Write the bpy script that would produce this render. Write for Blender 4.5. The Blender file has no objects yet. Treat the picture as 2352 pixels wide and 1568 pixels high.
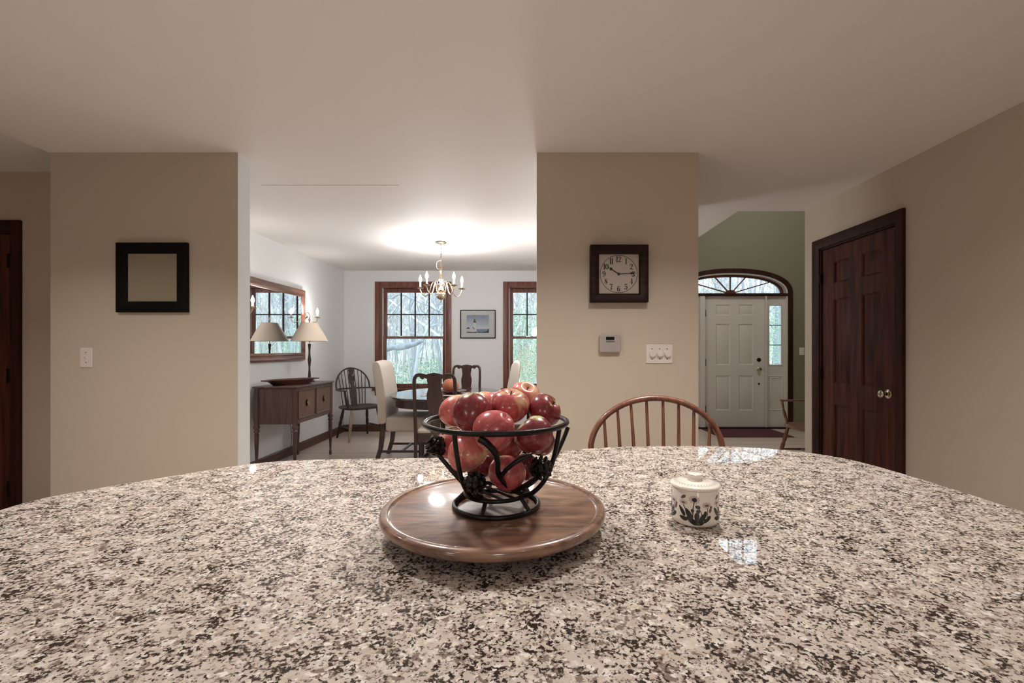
import bpy, bmesh, math, random
from mathutils import Vector, Matrix, noise as mnoise
PI = math.pi
C = bpy.context.scene.collection
sc = bpy.context.scene

# ------------------------------------------------------------------ camera
FPX, HX, HY, EYE = 1050.0, 1215.0, 803.0, 1.24        # focal length in px, vanishing point, eye height
cam_d = bpy.data.cameras.new('camera'); cam = bpy.data.objects.new('camera', cam_d); C.objects.link(cam)
cam.location = (0, 0, EYE); cam.rotation_euler = (PI/2, 0, 0)
cam_d.sensor_width = 36; cam_d.lens = FPX/2352*36
cam_d.shift_x = -(HX-1176)/2352; cam_d.shift_y = (HY-784)/2352
cam_d.clip_start = 0.02; cam_d.clip_end = 300
sc.camera = cam

# ------------------------------------------------------------------ sky, lamps, exposure
w = bpy.data.worlds.new('sky'); sc.world = w; w.use_nodes = True
bg = w.node_tree.nodes['Background']
bg.inputs[0].default_value = (0.68, 0.85, 1.0, 1); bg.inputs[1].default_value = 5.0
vs = sc.view_settings
vs.view_transform = 'Standard'; vs.look = 'None'; vs.exposure = 0.0; vs.gamma = 1.0; vs.use_curve_mapping = False
sc.cycles.max_bounces = 10; sc.cycles.diffuse_bounces = 6; sc.cycles.glossy_bounces = 5
sc.cycles.transparent_max_bounces = 16; sc.cycles.sample_clamp_indirect = 6.0
sc.cycles.caustics_reflective = False; sc.cycles.caustics_refractive = False

def point_light(name, loc, power, col, rad=0.02):
    d = bpy.data.lights.new(name, 'POINT'); d.energy = power; d.color = col; d.shadow_soft_size = rad
    o = bpy.data.objects.new(name, d); o.location = loc; C.objects.link(o); return o
def disk_light(name, loc, power, col, size, spread=PI):
    d = bpy.data.lights.new(name, 'AREA'); d.shape = 'DISK'; d.size = size; d.energy = power; d.color = col; d.spread = spread
    o = bpy.data.objects.new(name, d); o.location = loc; C.objects.link(o); return o
def portal(name, loc, rot, sx, sy):
    d = bpy.data.lights.new(name, 'AREA'); d.shape = 'RECTANGLE'; d.size = sx; d.size_y = sy
    d.cycles.is_portal = True
    o = bpy.data.objects.new(name, d); o.location = loc; o.rotation_euler = rot; C.objects.link(o); return o
WARM = (1.0, 0.95, 0.90)
# unseen downlights added at the kitchen ceiling for brightness, no fixtures
for i, (x, y, p) in enumerate(((-2.3, 1.45, 14), (-0.75, 1.5, 16), (0.55, 1.5, 16), (1.5, 1.45, 4), (-1.2, -0.9, 3), (1.0, -0.9, 3))):
    disk_light('added_downlight', (x, y, 2.425), p, WARM, 0.14, math.radians(128))
# added fill lights without fixtures, the first pair low behind the camera
for x in (-1.1, 0.15): point_light('kitchen_fill_light', (x, -0.75, 1.30), 8, (1.0, 0.94, 0.89), 0.12)
point_light('dining_fill_light', (0.15, 4.75, 1.60), 30, (1.0, 0.97, 0.95), 0.10)  # unseen fill added behind the pillar to brighten dining room and hall
point_light('foyer_fill_light', (3.3, 5.2, 3.9), 75, (1.0, 0.95, 0.89), 0.12)  # unseen fill added high in the foyer to lift door and walls
for k in range(2):
    portal('window_daylight', ((-1.757, 0.187)[k], 7.14, 1.42), (-PI/2, 0, 0), 1.0, 1.5)
portal('entry_daylight', (3.213, 7.38, 2.27), (-PI/2, 0, 0), 1.7, 0.4)
portal('upper_daylight', (3.1, 7.38, 4.1), (-PI/2, 0, 0), 1.2, 1.1)

# ------------------------------------------------------------------ helpers
def lin(c): return c/12.92 if c <= 0.04045 else ((c+0.055)/1.055)**2.4
def rgb(r, g, b): return (lin(r/255), lin(g/255), lin(b/255), 1)
def at(px, py, Y): return Vector(((px-HX)*Y/FPX, Y, EYE-(py-HY)*Y/FPX))

class MB:
    def __init__(s): s.v = []; s.f = []; s.m = []; s.cur = 0
    def add(s, vs, fs, M=None):
        o = len(s.v)
        s.v += [tuple(M @ Vector(p)) if M is not None else tuple(p) for p in vs]
        for f in fs: s.f.append([o+i for i in f]); s.m.append(s.cur)
        return s
    def box(s, x0, x1, y0, y1, z0, z1, M=None):
        vs = [(x, y, z) for x in (x0, x1) for y in (y0, y1) for z in (z0, z1)]
        return s.add(vs, [(0,1,3,2),(4,6,7,5),(0,4,5,1),(2,3,7,6),(0,2,6,4),(1,5,7,3)], M)
    def prism(s, poly, t0, t1, plane='xz', M=None):
        n = len(poly)
        def mk(p, t): return {'xz': (p[0], t, p[1]), 'xy': (p[0], p[1], t), 'yz': (t, p[0], p[1])}[plane]
        vs = [mk(p, t0) for p in poly]+[mk(p, t1) for p in poly]
        fs = [list(range(n))[::-1], list(range(n, 2*n))]+[(i, (i+1) % n, n+(i+1) % n, n+i) for i in range(n)]
        return s.add(vs, fs, M)
    def strip(s, outer, inner, t0, t1, plane='xz', closed=False, M=None):
        # a band between two polylines of equal length, extruded
        n = len(outer); rng = range(n if closed else n-1)
        def mk(p, t): return {'xz': (p[0], t, p[1]), 'xy': (p[0], p[1], t), 'yz': (t, p[0], p[1])}[plane]
        vs = [mk(p, t0) for p in outer]+[mk(p, t0) for p in inner]+[mk(p, t1) for p in outer]+[mk(p, t1) for p in inner]
        fs = []
        for i in rng:
            j = (i+1) % n
            fs += [(i, j, n+j, n+i), (2*n+i, 3*n+i, 3*n+j, 2*n+j), (i, 2*n+i, 2*n+j, j), (n+i, n+j, 3*n+j, 3*n+i)]
        if not closed: fs += [(0, n, 3*n, 2*n), (n-1, 3*n-1, 4*n-1, 2*n-1)]
        return s.add(vs, fs, M)
    def lathe(s, prof, seg=24, M=None):
        vs = []; fs = []; rings = []
        for r, z in prof:
            if r < 1e-6: rings.append([len(vs)]); vs.append((0, 0, z))
            else:
                rings.append(list(range(len(vs), len(vs)+seg)))
                vs += [(r*math.cos(2*PI*k/seg), r*math.sin(2*PI*k/seg), z) for k in range(seg)]
        for a, b in zip(rings, rings[1:]):
            for k in range(seg):
                k2 = (k+1) % seg
                if len(a) == 1 and len(b) == 1: continue
                if len(a) == 1: fs.append((a[0], b[k2], b[k]))
                elif len(b) == 1: fs.append((a[k], a[k2], b[0]))
                else: fs.append((a[k], a[k2], b[k2], b[k]))
        for R, rev in ((rings[0], True), (rings[-1], False)):
            if len(R) > 1: fs.append(R[::-1] if rev else R)
        return s.add(vs, fs, M)
    def tube(s, pts, r, seg=10, closed=False, M=None, flat=None):
        pts = [Vector(p) for p in pts]; n = len(pts)
        rs = r if isinstance(r, (list, tuple)) else [r]*n
        T = []
        for i in range(n):
            a = pts[(i-1) % n] if (closed or i > 0) else pts[i]
            b = pts[(i+1) % n] if (closed or i < n-1) else pts[i]
            T.append((b-a).normalized())
        u = T[0].orthogonal().normalized(); vs = []
        if flat is not None: u = (Vector(flat)-T[0]*T[0].dot(Vector(flat))).normalized()
        for i in range(n):
            u = (u-T[i]*T[i].dot(u)).normalized(); v = T[i].cross(u)
            rr = rs[i]; ra, rb = (rr if isinstance(rr, (tuple, list)) else (rr, rr))
            vs += [pts[i]+u*(ra*math.cos(2*PI*k/seg))+v*(rb*math.sin(2*PI*k/seg)) for k in range(seg)]
        fs = []
        for i in range(n if closed else n-1):
            a, b = i*seg, ((i+1) % n)*seg
            fs += [(a+k, a+(k+1) % seg, b+(k+1) % seg, b+k) for k in range(seg)]
        if not closed: fs += [list(range(seg))[::-1], list(range((n-1)*seg, n*seg))]
        return s.add(vs, fs, M)
    def ell(s, c, rx, ry, rz, seg=10, rings=6, M=None):
        prof = [(math.sin(PI*i/rings), -math.cos(PI*i/rings)) for i in range(rings+1)]
        prof[0] = (0, -1); prof[-1] = (0, 1)
        T = Matrix.Translation(c) @ Matrix.Diagonal((rx, ry, rz, 1))
        return s.lathe(prof, seg, (M @ T) if M is not None else T)
    def frame(s, x0, x1, z0, z1, prof, M=None):
        # mitred frame in the xz plane; prof = closed list of (inset, y)
        n = len(prof); vs = []
        for d, y in prof:
            vs += [(x0+d, y, z0+d), (x1-d, y, z0+d), (x1-d, y, z1-d), (x0+d, y, z1-d)]
        fs = []
        for i in range(n):
            j = (i+1) % n
            for k in range(4):
                k2 = (k+1) % 4
                fs.append((4*i+k, 4*i+k2, 4*j+k2, 4*j+k))
        return s.add(vs, fs, M)
    def build(s, name, mats, parent=None, bevel=0, smooth=46, bseg=2, subsurf=0, local=False):
        me = bpy.data.meshes.new(name); me.from_pydata(s.v, [], s.f)
        if not isinstance(mats, (list, tuple)): mats = [mats]
        for m in mats: me.materials.append(m)
        me.polygons.foreach_set('material_index', s.m)
        bm = bmesh.new(); bm.from_mesh(me); bmesh.ops.recalc_face_normals(bm, faces=bm.faces); bm.to_mesh(me); bm.free()
        if smooth:
            me.polygons.foreach_set('use_smooth', [True]*len(me.polygons))
            me.set_sharp_from_angle(angle=math.radians(smooth))
        me.update()
        o = bpy.data.objects.new(name, me); C.objects.link(o)
        if parent is not None:
            o.parent = parent
        if bevel:
            b = o.modifiers.new('bevel', 'BEVEL'); b.width = bevel; b.segments = bseg; b.limit_method = 'ANGLE'; b.angle_limit = math.radians(40)
        if subsurf:
            b = o.modifiers.new('sub', 'SUBSURF'); b.levels = b.render_levels = subsurf
        return o

def tag(o, label, cat, group=None):
    o['label'] = label; o['category'] = cat
    if group: o['group'] = group
    return o
def thing(name, label, cat, loc=(0,0,0), rz=0, group=None):
    o = bpy.data.objects.new(name, None); C.objects.link(o); o.location = loc; o.rotation_euler = (0, 0, rz)
    o.empty_display_size = 0.05
    return tag(o, label, cat, group)
def struct(o): o['kind'] = 'structure'; return o
def sgroup(name, loc=(0,0,0), rz=0):
    o = bpy.data.objects.new(name, None); C.objects.link(o); o.location = loc; o.rotation_euler = (0, 0, rz); o['kind'] = 'structure'
    return o
def copy_tree(o, parent=None):
    c = o.copy(); C.objects.link(c)
    if parent is not None: c.parent = parent
    for ch in list(o.children): copy_tree(ch, c)
    return c
def catmull(pts, n=6, closed=False):
    P = [Vector(p) for p in pts]; out = []; m = len(P)
    for i in range(m if closed else m-1):
        p0 = P[(i-1) % m] if (closed or i > 0) else P[i]
        p1 = P[i]; p2 = P[(i+1) % m]
        p3 = P[(i+2) % m] if (closed or i < m-2) else p2
        for k in range(n):
            t = k/n
            out.append(0.5*((2*p1)+(p2-p0)*t+(2*p0-5*p1+4*p2-p3)*t*t+(3*p1-p0-3*p2+p3)*t**3))
    if not closed: out.append(P[-1])
    return out
def superell(cx, cz, a, b, n=2.3, k=40, t0=0, t1=PI):
    out = []
    for i in range(k+1):
        t = t0+(t1-t0)*i/k
        c, s_ = math.cos(t), math.sin(t)
        out.append((cx+a*math.copysign(abs(c)**(2/n), c), cz+b*math.copysign(abs(s_)**(2/n), s_)))
    return out

# ------------------------------------------------------------------ materials
def new_mat(name):
    m = bpy.data.materials.new(name); m.use_nodes = True
    return m, m.node_tree.nodes, m.node_tree.links, m.node_tree.nodes['Principled BSDF']
def pmat(name, col, rough=0.5, metal=0.0, spec=0.5, coat=0.0, bump=None, var=None):
    m, N, L, P = new_mat(name)
    P.inputs['Base Color'].default_value = col; P.inputs['Roughness'].default_value = rough
    P.inputs['Metallic'].default_value = metal; P.inputs['Specular IOR Level'].default_value = spec
    P.inputs['Coat Weight'].default_value = coat; P.inputs['Coat Roughness'].default_value = 0.08
    tc = N.new('ShaderNodeTexCoord')
    if var:
        nz = N.new('ShaderNodeTexNoise'); nz.inputs['Scale'].default_value = var[0]; nz.inputs['Detail'].default_value = 4
        L.new(tc.outputs['Object'], nz.inputs['Vector'])
        mx = N.new('ShaderNodeMix'); mx.data_type = 'RGBA'
        mx.inputs[6].default_value = tuple(c*(1-var[1]) for c in col[:3])+(1,); mx.inputs[7].default_value = tuple(min(1, c*(1+var[1])) for c in col[:3])+(1,)
        L.new(nz.outputs['Fac'], mx.inputs[0]); L.new(mx.outputs[2], P.inputs['Base Color'])
    if bump:
        nb = N.new('ShaderNodeTexNoise'); nb.inputs['Scale'].default_value = bump[0]; nb.inputs['Detail'].default_value = 3
        L.new(tc.outputs['Object'], nb.inputs['Vector'])
        b = N.new('ShaderNodeBump'); b.inputs['Strength'].default_value = bump[1]; b.inputs['Distance'].default_value = 0.002
        L.new(nb.outputs['Fac'], b.inputs['Height']); L.new(b.outputs[0], P.inputs['Normal'])
    return m
def wood(name, dark, light, axis='z', scale=1.0, rough=0.35, coat=0.0, mid=0.5, spec=0.5):
    m, N, L, P = new_mat(name)
    tc = N.new('ShaderNodeTexCoord'); mp = N.new('ShaderNodeMapping')
    s = [14*scale]*3; s['xyz'.index(axis)] = 1.1*scale
    mp.inputs['Scale'].default_value = s; L.new(tc.outputs['Object'], mp.inputs['Vector'])
    nz = N.new('ShaderNodeTexNoise'); nz.inputs['Scale'].default_value = 2.2; nz.inputs['Detail'].default_value = 7; nz.inputs['Distortion'].default_value = 0.7
    L.new(mp.outputs[0], nz.inputs['Vector'])
    mp2 = N.new('ShaderNodeMapping'); s2 = [160*scale]*3; s2['xyz'.index(axis)] = 4*scale
    mp2.inputs['Scale'].default_value = s2; L.new(tc.outputs['Object'], mp2.inputs['Vector'])
    n2 = N.new('ShaderNodeTexNoise'); n2.inputs['Scale'].default_value = 2; n2.inputs['Detail'].default_value = 3; L.new(mp2.outputs[0], n2.inputs['Vector'])
    ad = N.new('ShaderNodeMath'); ad.operation = 'MULTIPLY_ADD'; ad.inputs[1].default_value = 0.35
    L.new(n2.outputs['Fac'], ad.inputs[0]); L.new(nz.outputs['Fac'], ad.inputs[2])
    r = N.new('ShaderNodeValToRGB'); e = r.color_ramp.elements
    e[0].position = 0.45; e[0].color = dark; e[1].position = 0.85; e[1].color = light
    L.new(ad.outputs[0], r.inputs[0]); L.new(r.outputs[0], P.inputs['Base Color'])
    P.inputs['Roughness'].default_value = rough; P.inputs['Coat Weight'].default_value = coat; P.inputs['Coat Roughness'].default_value = 0.12
    P.inputs['Specular IOR Level'].default_value = spec
    return m
def emit(name, col, st):
    m = bpy.data.materials.new(name); m.use_nodes = True; N = m.node_tree.nodes; N.clear()
    e = N.new('ShaderNodeEmission'); e.inputs[0].default_value = col; e.inputs[1].default_value = st
    o = N.new('ShaderNodeOutputMaterial'); m.node_tree.links.new(e.outputs[0], o.inputs[0]); return m
def glass_mat(name):
    m = bpy.data.materials.new(name); m.use_nodes = True; N = m.node_tree.nodes; L = m.node_tree.links; N.clear()
    t = N.new('ShaderNodeBsdfTransparent'); t.inputs[0].default_value = (0.97, 0.985, 0.98, 1)
    g = N.new('ShaderNodeBsdfGlossy'); g.inputs['Roughness'].default_value = 0.0
    fr = N.new('ShaderNodeFresnel'); fr.inputs[0].default_value = 1.45
    mx = N.new('ShaderNodeMixShader'); o = N.new('ShaderNodeOutputMaterial')
    L.new(fr.outputs[0], mx.inputs[0]); L.new(t.outputs[0], mx.inputs[1]); L.new(g.outputs[0], mx.inputs[2]); L.new(mx.outputs[0], o.inputs[0])
    return m

BEIGE = pmat('beige_wall_paint', rgb(196, 184, 168), 0.75, bump=(220, 0.12))
DINEW = pmat('pale_grey_wall_paint', rgb(224, 226, 226), 0.7, bump=(220, 0.08))
GREENW = pmat('olive_green_wall_paint', rgb(124, 122, 101), 0.75, bump=(220, 0.12))
CASE = wood('cherry_casing', rgb(66, 34, 26), rgb(124, 72, 56), 'z', 1.0, 0.38)
CASEH = wood('cherry_casing_across', rgb(66, 34, 26), rgb(124, 72, 56), 'x', 1.0, 0.38)
DOORW = wood('dark_door_wood', rgb(36, 17, 13), rgb(90, 49, 38), 'z', 0.8, 0.5, spec=0.15)
DCASE = wood('dark_door_casing', rgb(32, 16, 12), rgb(66, 35, 28), 'z', 1.0, 0.5, spec=0.15)
BASEB = wood('baseboard_wood', rgb(58, 34, 28), rgb(98, 64, 52), 'y', 1.0, 0.35)
DARKM = wood('mahogany', rgb(30, 15, 13), rgb(68, 38, 32), 'z', 1.2, 0.28, coat=0.3)
SIDEW = wood('sideboard_mahogany', rgb(58, 38, 32), rgb(100, 72, 62), 'z', 1.3, 0.36, coat=0.15)
SIDEP = wood('sideboard_panel_veneer', rgb(74, 50, 40), rgb(112, 82, 66), 'z', 1.5, 0.38, coat=0.1)
TABLEW = wood('table_mahogany', rgb(34, 20, 18), rgb(60, 38, 34), 'x', 1.0, 0.14, coat=0.8)
WINDW = wood('oak_windsor_wood', rgb(78, 44, 32), rgb(128, 80, 60), 'z', 2.0, 0.35, coat=0.3)
OLDW = wood('worn_black_wood', rgb(26, 20, 18), rgb(62, 48, 42), 'z', 2.0, 0.45)
PALEW = wood('worn_pale_wood', rgb(110, 88, 76), rgb(168, 146, 132), 'z', 2.0, 0.5)
CLOCKW = wood('clock_wood', rgb(24, 11, 9), rgb(48, 25, 21), 'x', 1.5, 0.5, spec=0.2)
BLACKF = pmat('black_frame', (0.004, 0.004, 0.004, 1), 0.55, spec=0.15)
WHITEP = pmat('white_paint', rgb(226, 224, 220), 0.45)
DOORP = pmat('grey_white_door_paint', rgb(212, 205, 199), 0.5, bump=(300, 0.1))
WPLAST = pmat('white_plastic', rgb(222, 214, 208), 0.35)
GPLAST = pmat('grey_plastic', rgb(166, 158, 154), 0.45)
BLKP = pmat('black_screen', (0.006, 0.006, 0.007, 1), 0.2)
BRASS = pmat('aged_brass', rgb(216, 198, 174), 0.25, metal=1.0)
SILV = pmat('polished_nickel', rgb(205, 195, 180), 0.18, metal=1.0)
DKMET = pmat('dark_bronze', rgb(34, 28, 25), 0.4, metal=0.8)
IRON = pmat('black_wrought_iron', rgb(36, 33, 31), 0.3, metal=0.6, bump=(400, 0.2))
CREAMF = pmat('cream_upholstery', rgb(204, 194, 182), 0.9, bump=(900, 0.35), var=(60, 0.05))
SHADE = pmat('cream_lampshade', rgb(242, 228, 210), 0.8, bump=(700, 0.2))
CERAM = pmat('white_ceramic', rgb(240, 232, 222), 0.12, coat=0.6)
GLASS = glass_mat('window_glass')
MIRR = pmat('mirror_silver', (0.9, 0.92, 0.92, 1), 0.0, metal=1.0)
BULB = emit('lit_bulb', (1.0, 0.93, 0.82, 1), 14)
CANDLE = pmat('ivory_candle_sleeve', rgb(238, 230, 215), 0.5)
BLACKC = pmat('black_ink', (0.012, 0.011, 0.011, 1), 0.6)

def ceiling_mat():
    m, N, L, P = new_mat('ceiling_paint')
    tc = N.new('ShaderNodeTexCoord'); sp = N.new('ShaderNodeSeparateXYZ'); L.new(tc.outputs['Object'], sp.inputs[0])
    def math_(op, a, b):
        n = N.new('ShaderNodeMath'); n.operation = op
        for i, q in enumerate((a, b)):
            if isinstance(q, (int, float)): n.inputs[i].default_value = q
            else: L.new(q, n.inputs[i])
        return n.outputs[0]
    nz = N.new('ShaderNodeTexNoise'); nz.inputs['Scale'].default_value = 9; nz.inputs['Detail'].default_value = 3; L.new(tc.outputs['Object'], nz.inputs['Vector'])
    wob = math_('MULTIPLY', math_('SUBTRACT', nz.outputs['Fac'], 0.5), 0.008)
    d = math_('ABSOLUTE', math_('SUBTRACT', math_('ADD', sp.outputs[1], wob), 3.335), 0)
    a = math_('MULTIPLY', math_('LESS_THAN', d, 0.0035), math_('MULTIPLY', math_('GREATER_THAN', sp.outputs[0], -1.95), math_('LESS_THAN', sp.outputs[0], -0.95)))
    mx = N.new('ShaderNodeMix'); mx.data_type = 'RGBA'
    mx.inputs[6].default_value = rgb(230, 225, 222); mx.inputs[7].default_value = rgb(128, 108, 98)
    L.new(a, mx.inputs[0]); L.new(mx.outputs[2], P.inputs['Base Color'])
    P.inputs['Roughness'].default_value = 0.62
    nb = N.new('ShaderNodeTexNoise'); nb.inputs['Scale'].default_value = 180; L.new(tc.outputs['Object'], nb.inputs['Vector'])
    b = N.new('ShaderNodeBump'); b.inputs['Strength'].default_value = 0.1; b.inputs['Distance'].default_value = 0.002
    L.new(nb.outputs['Fac'], b.inputs['Height']); L.new(b.outputs[0], P.inputs['Normal'])
    return m
CEIL = ceiling_mat()

def granite_mat():
    m, N, L, P = new_mat('speckled_granite')
    tc = N.new('ShaderNodeTexCoord')
    def noise(scale, det=3, rough=0.5, vec=None):
        n = N.new('ShaderNodeTexNoise'); n.inputs['Scale'].default_value = scale; n.inputs['Detail'].default_value = det; n.inputs['Roughness'].default_value = rough
        L.new(vec or tc.outputs['Object'], n.inputs['Vector']); return n
    def ramp(src, stops, interp='LINEAR'):
        r = N.new('ShaderNodeValToRGB'); r.color_ramp.interpolation = interp; e = r.color_ramp.elements
        while len(e) < len(stops): e.new(0.5)
        for i, (p, c) in enumerate(stops): e[i].position = p; e[i].color = c
        L.new(src, r.inputs[0]); return r.outputs[0]
    def mix(f, a, b):
        x = N.new('ShaderNodeMix'); x.data_type = 'RGBA'
        L.new(f, x.inputs[0])
        for i, q in ((6, a), (7, b)):
            if isinstance(q, tuple): x.inputs[i].default_value = q
            else: L.new(q, x.inputs[i])
        return x.outputs[2]
    # distorted coordinates so that the crystals are ragged
    nd = noise(120, 2); vm = N.new('ShaderNodeVectorMath'); vm.operation = 'MULTIPLY_ADD'
    vm.inputs[1].default_value = (0.0045,)*3; L.new(nd.outputs['Color'], vm.inputs[0]); L.new(tc.outputs['Object'], vm.inputs[2])
    def vor(scale):
        v = N.new('ShaderNodeTexVoronoi'); v.inputs['Scale'].default_value = scale; L.new(vm.outputs[0], v.inputs['Vector'])
        s = N.new('ShaderNodeSeparateColor'); L.new(v.outputs['Color'], s.inputs[0]); return s.outputs[0]
    one = (1, 1, 1, 1); zero = (0, 0, 0, 1)
    def wsum(x, y, k):
        a_ = N.new('ShaderNodeMath'); a_.operation = 'MULTIPLY_ADD'; a_.inputs[1].default_value = k; L.new(y, a_.inputs[0]); L.new(x, a_.inputs[2]); return a_.outputs[0]
    base = ramp(vor(100), [(0.0, rgb(186, 174, 163)), (0.45, rgb(196, 185, 174)), (0.7, rgb(180, 167, 156)), (1.0, rgb(214, 207, 198))])
    cl = noise(38, 3, 0.6)
    # taupe flecks, white quartz, dark mica
    tm = wsum(noise(140, 4, 0.6, vm.outputs[0]).outputs['Fac'], cl.outputs['Fac'], 0.5)
    col = mix(ramp(tm, [(0.0, zero), (0.795, zero), (0.86, one)]), base, rgb(126, 112, 103))
    wq = noise(105, 3, 0.5, vm.outputs[0])
    col = mix(ramp(wq.outputs['Fac'], [(0.0, zero), (0.585, zero), (0.66, one)]), col, rgb(224, 217, 209))
    cl2 = noise(40, 3, 0.65)
    dm = wsum(noise(178, 4, 0.62, vm.outputs[0]).outputs['Fac'], cl2.outputs['Fac'], 0.6)
    col = mix(ramp(dm, [(0.0, zero), (0.82, zero), (0.89, one)]), col, rgb(50, 42, 39))
    L.new(col, P.inputs['Base Color'])
    P.inputs['Roughness'].default_value = 0.02; P.inputs['Specular IOR Level'].default_value = 0.5
    return m
GRAN = granite_mat()

def floor_mat():
    m, N, L, P = new_mat('pale_plank_floor')
    tc = N.new('ShaderNodeTexCoord')
    br = N.new('ShaderNodeTexBrick'); br.inputs['Scale'].default_value = 1.0
    br.inputs['Brick Width'].default_value = 1.4; br.inputs['Row Height'].default_value = 0.085; br.inputs['Mortar Size'].default_value = 0.0015
    br.inputs['Color1'].default_value = rgb(230, 217, 206); br.inputs['Color2'].default_value = rgb(214, 198, 184); br.inputs['Mortar'].default_value = rgb(120, 98, 86)
    L.new(tc.outputs['Object'], br.inputs['Vector'])
    mp = N.new('ShaderNodeMapping'); mp.inputs['Scale'].default_value = (2, 60, 1); L.new(tc.outputs['Object'], mp.inputs['Vector'])
    nz = N.new('ShaderNodeTexNoise'); nz.inputs['Scale'].default_value = 1.5; nz.inputs['Detail'].default_value = 5; L.new(mp.outputs[0], nz.inputs['Vector'])
    mx = N.new('ShaderNodeMix'); mx.data_type = 'RGBA'; mx.blend_type = 'MULTIPLY'; mx.inputs[0].default_value = 0.18
    L.new(br.outputs['Color'], mx.inputs[6]); L.new(nz.outputs['Fac'], mx.inputs[7]); L.new(mx.outputs[2], P.inputs['Base Color'])
    P.inputs['Roughness'].default_value = 0.28
    return m
FLOORM = floor_mat()

def apple_mat(name, red, deep, pale, cut):
    m, N, L, P = new_mat(name)
    tc = N.new('ShaderNodeTexCoord'); sp = N.new('ShaderNodeSeparateXYZ'); L.new(tc.outputs['Object'], sp.inputs[0])
    mp = N.new('ShaderNodeMapping'); mp.inputs['Scale'].default_value = (95, 95, 14); L.new(tc.outputs['Object'], mp.inputs['Vector'])
    st = N.new('ShaderNodeTexNoise'); st.inputs['Scale'].default_value = 1.6; st.inputs['Detail'].default_value = 5; L.new(mp.outputs[0], st.inputs['Vector'])
    bl = N.new('ShaderNodeTexNoise'); bl.inputs['Scale'].default_value = 24; bl.inputs['Detail'].default_value = 2; L.new(tc.outputs['Object'], bl.inputs['Vector'])
    r = N.new('ShaderNodeValToRGB'); e = r.color_ramp.elements; e[0].position = 0.36; e[0].color = deep; e[1].position = 0.66; e[1].color = red
    L.new(st.outputs['Fac'], r.inputs[0])
    # pale patch: near the stem and in one broad blush
    z = N.new('ShaderNodeMath'); z.operation = 'MULTIPLY_ADD'; z.inputs[1].default_value = 9.0; L.new(sp.outputs[2], z.inputs[0]); L.new(bl.outputs['Fac'], z.inputs[2])
    z2 = N.new('ShaderNodeMath'); z2.operation = 'MULTIPLY_ADD'; z2.inputs[1].default_value = 0.35; L.new(st.outputs['Fac'], z2.inputs[0]); L.new(z.outputs[0], z2.inputs[2])
    r2 = N.new('ShaderNodeValToRGB'); e = r2.color_ramp.elements; e[0].position = cut; e[0].color = (0, 0, 0, 1); e[1].position = min(1, cut+0.26); e[1].color = (1, 1, 1, 1)
    L.new(z2.outputs[0], r2.inputs[0])
    mx = N.new('ShaderNodeMix'); mx.data_type = 'RGBA'; mx.inputs[7].default_value = pale
    L.new(r2.outputs[0], mx.inputs[0]); L.new(r.outputs[0], mx.inputs[6])
    # lenticels
    vo = N.new('ShaderNodeTexVoronoi'); vo.inputs['Scale'].default_value = 320; L.new(tc.outputs['Object'], vo.inputs['Vector'])
    lt = N.new('ShaderNodeMath'); lt.operation = 'LESS_THAN'; lt.inputs[1].default_value = 0.16; L.new(vo.outputs['Distance'], lt.inputs[0])
    lf = N.new('ShaderNodeMath'); lf.operation = 'MULTIPLY'; lf.inputs[1].default_value = 0.12; L.new(lt.outputs[0], lf.inputs[0])
    m2 = N.new('ShaderNodeMix'); m2.data_type = 'RGBA'; m2.inputs[7].default_value = rgb(222, 170, 130)
    L.new(lf.outputs[0], m2.inputs[0]); L.new(mx.outputs[2], m2.inputs[6]); L.new(m2.outputs[2], P.inputs['Base Color'])
    P.inputs['Roughness'].default_value = 0.27; P.inputs['Coat Weight'].default_value = 0.25; P.inputs['Coat Roughness'].default_value = 0.1
    return m
AP_DARK = apple_mat('dark_red_apple_skin', rgb(146, 58, 64), rgb(116, 42, 50), rgb(200, 200, 150), 0.92)
AP_RED = apple_mat('red_apple_skin', rgb(198, 102, 100), rgb(172, 74, 80), rgb(218, 182, 142), 0.86)
AP_PINK = apple_mat('coral_apple_skin', rgb(222, 134, 124), rgb(210, 110, 106), rgb(230, 190, 150), 0.78)
STEMM = pmat('apple_stem_brown', rgb(70, 50, 34), 0.7)

# ------------------------------------------------------------------ room shell
CZ = 2.44
b = MB().box(-6.0, 5.2, -3.0, 7.40, -0.10, 0.0); struct(b.build('floor', FLOORM, smooth=0))
b = MB().prism([(-2.92,-3.1),(2.51,-3.1),(2.51,3.96),(1.81,3.96),(1.81,7.36),(-2.97,7.36),(-2.97,2.92),(-2.92,2.92)], CZ, CZ+0.14, 'xy')
struct(b.build('ceiling', CEIL, smooth=0))
b = MB().box(-6.0, -2.92, -3.1, 3.32, CZ+0.04, CZ+0.14); struct(b.build('ceiling_side_hall', CEIL, smooth=0))
def two_tone(mb, name, mats, fn):
    o = mb.build(name, mats, smooth=0)
    for p in o.data.polygons: p.material_index = fn(p.normal, p.center)
    return struct(o)
# kitchen face is beige, dining faces pale
two_tone(MB().box(-2.91, -1.77, 2.78, 2.90, 0, CZ), 'wall_front_left', [BEIGE, DINEW], lambda n, c: 0 if (n.y < -0.5 or n.x < -0.5) else 1)
two_tone(MB().box(0.048, 1.03, 2.78, 2.90, 0, CZ), 'wall_front_pillar', [BEIGE, DINEW], lambda n, c: 1 if (n.y > 0.5 or n.x < -0.5) else 0)
two_tone(MB().box(-2.91, -2.81, 2.90, 7.11, 0, CZ), 'wall_dining_left', [DINEW, BEIGE], lambda n, c: 0 if n.x > 0.5 else 1)
two_tone(MB().box(0.91, 1.03, 2.90, 4.12, 0, CZ).box(0.91, 1.03, 6.4, 7.20, 0, CZ), 'wall_dining_right', [DINEW, BEIGE], lambda n, c: 0 if n.x < -0.5 else 1)
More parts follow.
